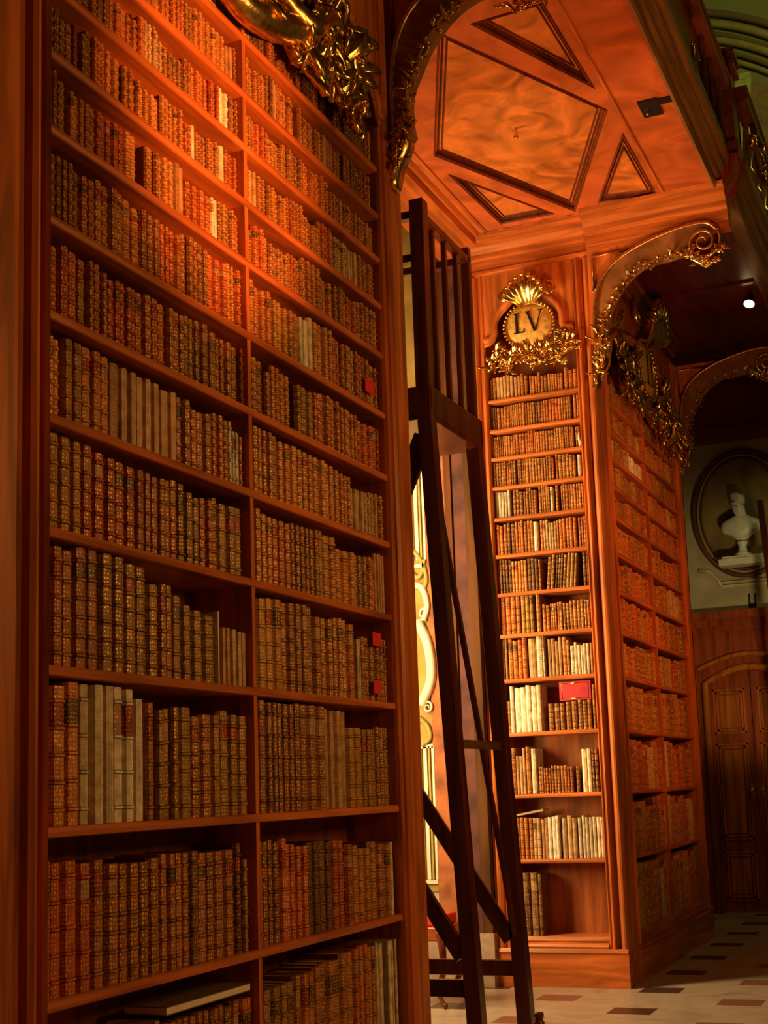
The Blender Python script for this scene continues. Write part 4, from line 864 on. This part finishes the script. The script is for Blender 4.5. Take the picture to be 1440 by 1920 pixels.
# ------------------------------------------------------------------ library ladder tower
lad = thing('library_ladder', 'tall dark wooden ladder tower with railed platform standing in the niche', 'ladder', (-0.6, 8.0, 0))
XT, XB = -0.335, -0.15                                 # right side at the top and on the floor
YN, YF = 7.50, 8.36
XL, XLB = -1.10, -1.30
ZP = 3.93
def leg(x0, y0, x1, y1, z1, wd=0.095):
    mb = MB(); mb.bar((x0, y0, 0), (x1, y1, z1), wd, wd); return mb.build('leg', M_DARK, lad)
leg(XB, YN-0.02, XT, YN, ZP); leg(XB, YF, XT, YF, ZP); leg(XLB, YN-0.02, XL, YN, ZP); leg(XLB, YF, XL, YF, ZP)
mb = MB(); mb.box((XL-0.04, YN-0.04, ZP-0.05), (XT+0.04, YF+0.04, ZP-0.02)); mb.box((XL-0.04, YN-0.05, ZP-0.02), (XT+0.05, YN-0.02, ZP+0.16)); mb.box((XL-0.04, YF+0.02, ZP-0.02), (XT+0.05, YF+0.05, ZP+0.16)); mb.box((XT+0.02, YN-0.04, ZP-0.02), (XT+0.05, YF+0.05, ZP+0.16)); mb.box((XL-0.05, YN-0.04, ZP-0.02), (XL-0.02, YF+0.05, ZP+0.16)); mb.build('platform', M_DARK, lad)
for x, y in ((XT, YN), (XT, YF), (XL, YN), (XL, YF)):
    mb = MB(); wdp = 0.095 if (x, y) == (XT, YN) else 0.06; mb.box((x-wdp/2, y-wdp/2, ZP), (x+wdp/2, y+wdp/2, 5.33)); mb.build('railing_post', M_DARK, lad)
for x in (XT, XL):
    for y in (YN+0.215, YN+0.43, YN+0.645):
        mb = MB(); mb.box((x-0.017, y-0.017, ZP), (x+0.017, y+0.017, 5.22)); mb.build('railing_slat', M_DARK, lad)
for y in (YN, YF):
    for x in (XL+0.25, XL+0.5):
        mb = MB(); mb.box((x-0.025, y-0.017, ZP), (x+0.025, y+0.017, 5.22)); mb.build('railing_slat', M_DARK, lad)
for a, b in (((XT, YN, 5.24), (XT, YF, 5.24)), ((XL, YN, 5.24), (XL, YF, 5.24)), ((XL, YN, 5.24), (XT, YN, 5.24)), ((XL, YF, 5.24), (XT, YF, 5.24)), ((XL, YN, 4.95), (XT, YN, 4.95))):
    mb = MB(); mb.bar(a, b, 0.05, 0.06, (0, 0, 1)); mb.build('rail', M_DARK, lad)
def xb(z): return XB+(XT-XB)*z/ZP
def xl(z): return XLB+(XL-XLB)*z/ZP
for y in (YN-0.01, YF):
    mb = MB(); mb.bar((xl(0.44), y, 0.44), (xb(0.44), y, 0.44), 0.10, 0.04, (0, 0, 1)); mb.build('stretcher', M_DARK, lad)
mb = MB(); mb.bar((xb(1.86), YN-0.045, 1.86), (xb(1.86), YF+0.045, 1.86), 0.055, 0.03, (0, 0, 1)); plab(mb.build('crossbar', wood('worn_bar', (0.16, 0.07, 0.02), 'y'), lad), 'paler brown crossbar')
mb = MB(); mb.bar((xb(0.6)-0.01, YF-0.02, 0.60), (XT-0.01, YN+0.03, 3.75), 0.035, 0.03, (1, 0, 0)); mb.build('diagonal_brace', M_DARK, lad)
for y in (YN-0.01, YF):
    mb = MB(); mb.bar((xl(2.1), y-0.03, 2.12), (xb(0.5)-0.05, y-0.03, 0.62), 0.10, 0.035, (1, 0, 0.6)); mb.build('stair_stringer', M_DARK, lad)
mb = MB()
for k in range(6):
    t_ = (k+0.5)/6; xx = xl(2.1)+(xb(0.5)-xl(2.1))*t_; zz = 2.12-1.6*t_; mb.box((xx-0.05, YN, zz-0.012), (xx+0.05, YF-0.03, zz+0.012))
# knee brackets under the platform
mb = MB(); mb.bar((XT-0.50, YN, 2.78), (XT-0.02, YN, 3.78), 0.13, 0.035, (0, 0, 1)); mb.build('knee_brace', M_DARK, lad)

for o in lad.children:
    bv = o.modifiers.new('bevel', 'BEVEL'); bv.width = 0.005; bv.segments = 2
# ------------------------------------------------------------------ stool with red cushion
st = thing('upholstered_stool', 'small stool with red seat and curved legs behind the ladder', 'stool', (-1.28, 9.60, 0))
sx0, sx1, sy0, sy1 = -1.62, -1.12, 9.36, 9.80
mb = MB(); mb.box((sx0+0.02, sy0+0.02, 0.58), (sx1-0.03, sy1-0.02, 0.66)); o = mb.build('seat', M_RED, st); o.modifiers.new('b', 'BEVEL').width = 0.02; o.modifiers['b'].segments = 3
mb = MB(); mb.box((sx0, sy0, 0.48), (sx1, sy1, 0.58)); o = mb.build('seat_rail', M_WOODX, st); o.modifiers.new('b', 'BEVEL').width = 0.008
for x, y, dx, dy in ((sx0, sy0, -1, -1), (sx1, sy0, 1, -1), (sx0, sy1, -1, 1), (sx1, sy1, 1, 1)):
    mb = MB(); P = bez([(x-dx*0.03, y-dy*.03, 0.55), (x+dx*0.005, y, 0.42), (x-dx*0.005, y-dy*0.01, 0.25), (x-dx*0.05, y-dy*0.04, 0.12), (x+dx*0.0, y, 0.02)], 6)
    mb.tube(P, [0.034-0.018*i/(len(P)-1) for i in range(len(P))], 8); mb.sphere((x+dx*0.01, y, 0.022), 0.022, 8, 6); mb.build('leg', M_GROOVE, st)

# barrier post whose top shows at the bottom edge
mb = MB(); mb.lathe((0.372, 7.0, 0), [(0.11, 0), (0.11, 0.02), (0.03, 0.04), (0.018, 0.07), (0.018, 0.33), (0.028, 0.335), (0.030, 0.35), (0.022, 0.355), (0.022, 0.375), (0.027, 0.38), (0.027, 0.395), (0.02, 0.402)], 20)
o = mb.build('barrier_post', M_GROOVE, None, (0.372, 7.0, 0)); tag(o, 'short brown turned barrier post standing right of the ladder feet', 'post')
# dark post at the right edge
mb = MB(); mb.bar((0.90, 14.9, 0), (0.60, 15.484, 4.745), 0.07, 0.07); o = mb.build('wooden_pole', M_DARK, None, (0.90, 14.9, 0)); tag(o, 'tall dark wooden pole at the right edge before the door', 'pole')

# spotlight under the far gallery
sp = thing('spotlight', 'small glowing spotlight hanging under the dark far gallery', 'spotlight', (1.0, 12.95, 6.2))
mb = MB(); mb.tube([(1.0, 12.95, ZC), (1.0, 12.95, 6.26)], 0.012, 8); mb.tube([(1.0, 12.95, 6.30), (0.985, 12.90, 6.205)], [0.03, 0.055], 16); mb.build('lamp_housing', M_BLACK, sp)
mb = MB(); mb.tube([(0.985, 12.90, 6.206), (0.983, 12.895, 6.196)], [0.052, 0.05], 16); mb.build('lamp_lens', M_LAMP, sp)

# marble bust in the oval niche
BX, BY, BZ = 0.235, 16.2, 4.18
bu = thing('bust', 'white marble bust on a small plinth inside the oval recess', 'sculpture', (BX, BY, BZ-0.05))
mb = MB(); mb.box((BX-0.26, 16.10, BZ-0.05), (BX+0.4, 16.36, BZ+0.03)); mb.box((BX-0.22, 16.12, BZ+0.03), (BX+0.36, 16.36, BZ+0.06)); mb.build('shelf', M_MARBLE, bu)
mb = MB(); mb.lathe((BX+0.02, BY+0.02, BZ+0.06), [(0.10, 0), (0.10, 0.03), (0.06, 0.05), (0.045, 0.12), (0.06, 0.16), (0.07, 0.18)], 18); mb.build('socle', M_MARBLE, bu)
bm = bmesh.new()
me = bpy.data.meshes.new('figure')
VS = [(0, 0, 0.24), (0, 0, 0.34), (0, -.01, 0.45), (.01, -.01, 0.56), (-.015, -.03, 0.66), (-.015, -.02, 0.77), (-.25, 0, 0.42), (.25, 0, 0.42), (-.05, -.15, 0.70), (-.01, -.01, 0.85), (-.03, -.10, 0.62), (-.035, -.10, 0.79)]
ES = [(0, 1), (1, 2), (2, 3), (3, 4), (4, 5), (2, 6), (2, 7), (4, 8), (5, 9), (4, 10), (5, 11)]
RS = [.06, .15, .14, .055, .08, .105, .075, .075, .02, .085, .04, .045]
me.from_pydata([(BX+0.02+x, BY+0.03+y, BZ+z) for x, y, z in VS], ES, [])
fo = bpy.data.objects.new('figure', me); COL.objects.link(fo); me.materials.append(M_MARBLE)
md = fo.modifiers.new('skin', 'SKIN'); sv = me.skin_vertices[0].data if me.skin_vertices else None
if sv is None:
    bm = bmesh.new(); bm.from_mesh(me); bm.verts.layers.skin.verify(); bm.to_mesh(me); bm.free(); sv = me.skin_vertices[0].data
for i, r_ in enumerate(RS): sv[i].radius = (r_, r_); sv[i].use_root = (i == 0)
md.use_smooth_shade = True
fo.modifiers.new('sub', 'SUBSURF').render_levels = 2
for v in me.vertices: v.co -= Vector((BX, BY, BZ-0.05))
fo.parent = bu
mb = MB()
for z, q in ((3.90, .03), (3.96, .015)): mb.box((-0.05, 16.37, z), (1.5, 16.40, z+q))
mb.tube([(-0.05, 16.375, 3.915), (-0.10, 16.375, 4.02), (-0.20, 16.375, 4.12), (-0.32, 16.375, 4.14)], 0.022, 6)
struct(mb.build('trim_9', M_CREAM2))
# small mark on the plaster under the oval
mb = MB(); mb.box((0.255, 16.385, 3.66), (0.275, 16.398, 3.80)); mb.box((0.325, 16.385, 3.66), (0.345, 16.398, 3.80)); mb.box((0.255, 16.385, 3.64), (0.345, 16.398, 3.68))
o = mb.build('wall_mark', M_BLACK, None, (0.30, 16.39, 3.64)); tag(o, 'small dark U-shaped sign on pale wall above the door', 'sign')

for o in list(bpy.data.objects):
    if '_o' in o: del o['_o']
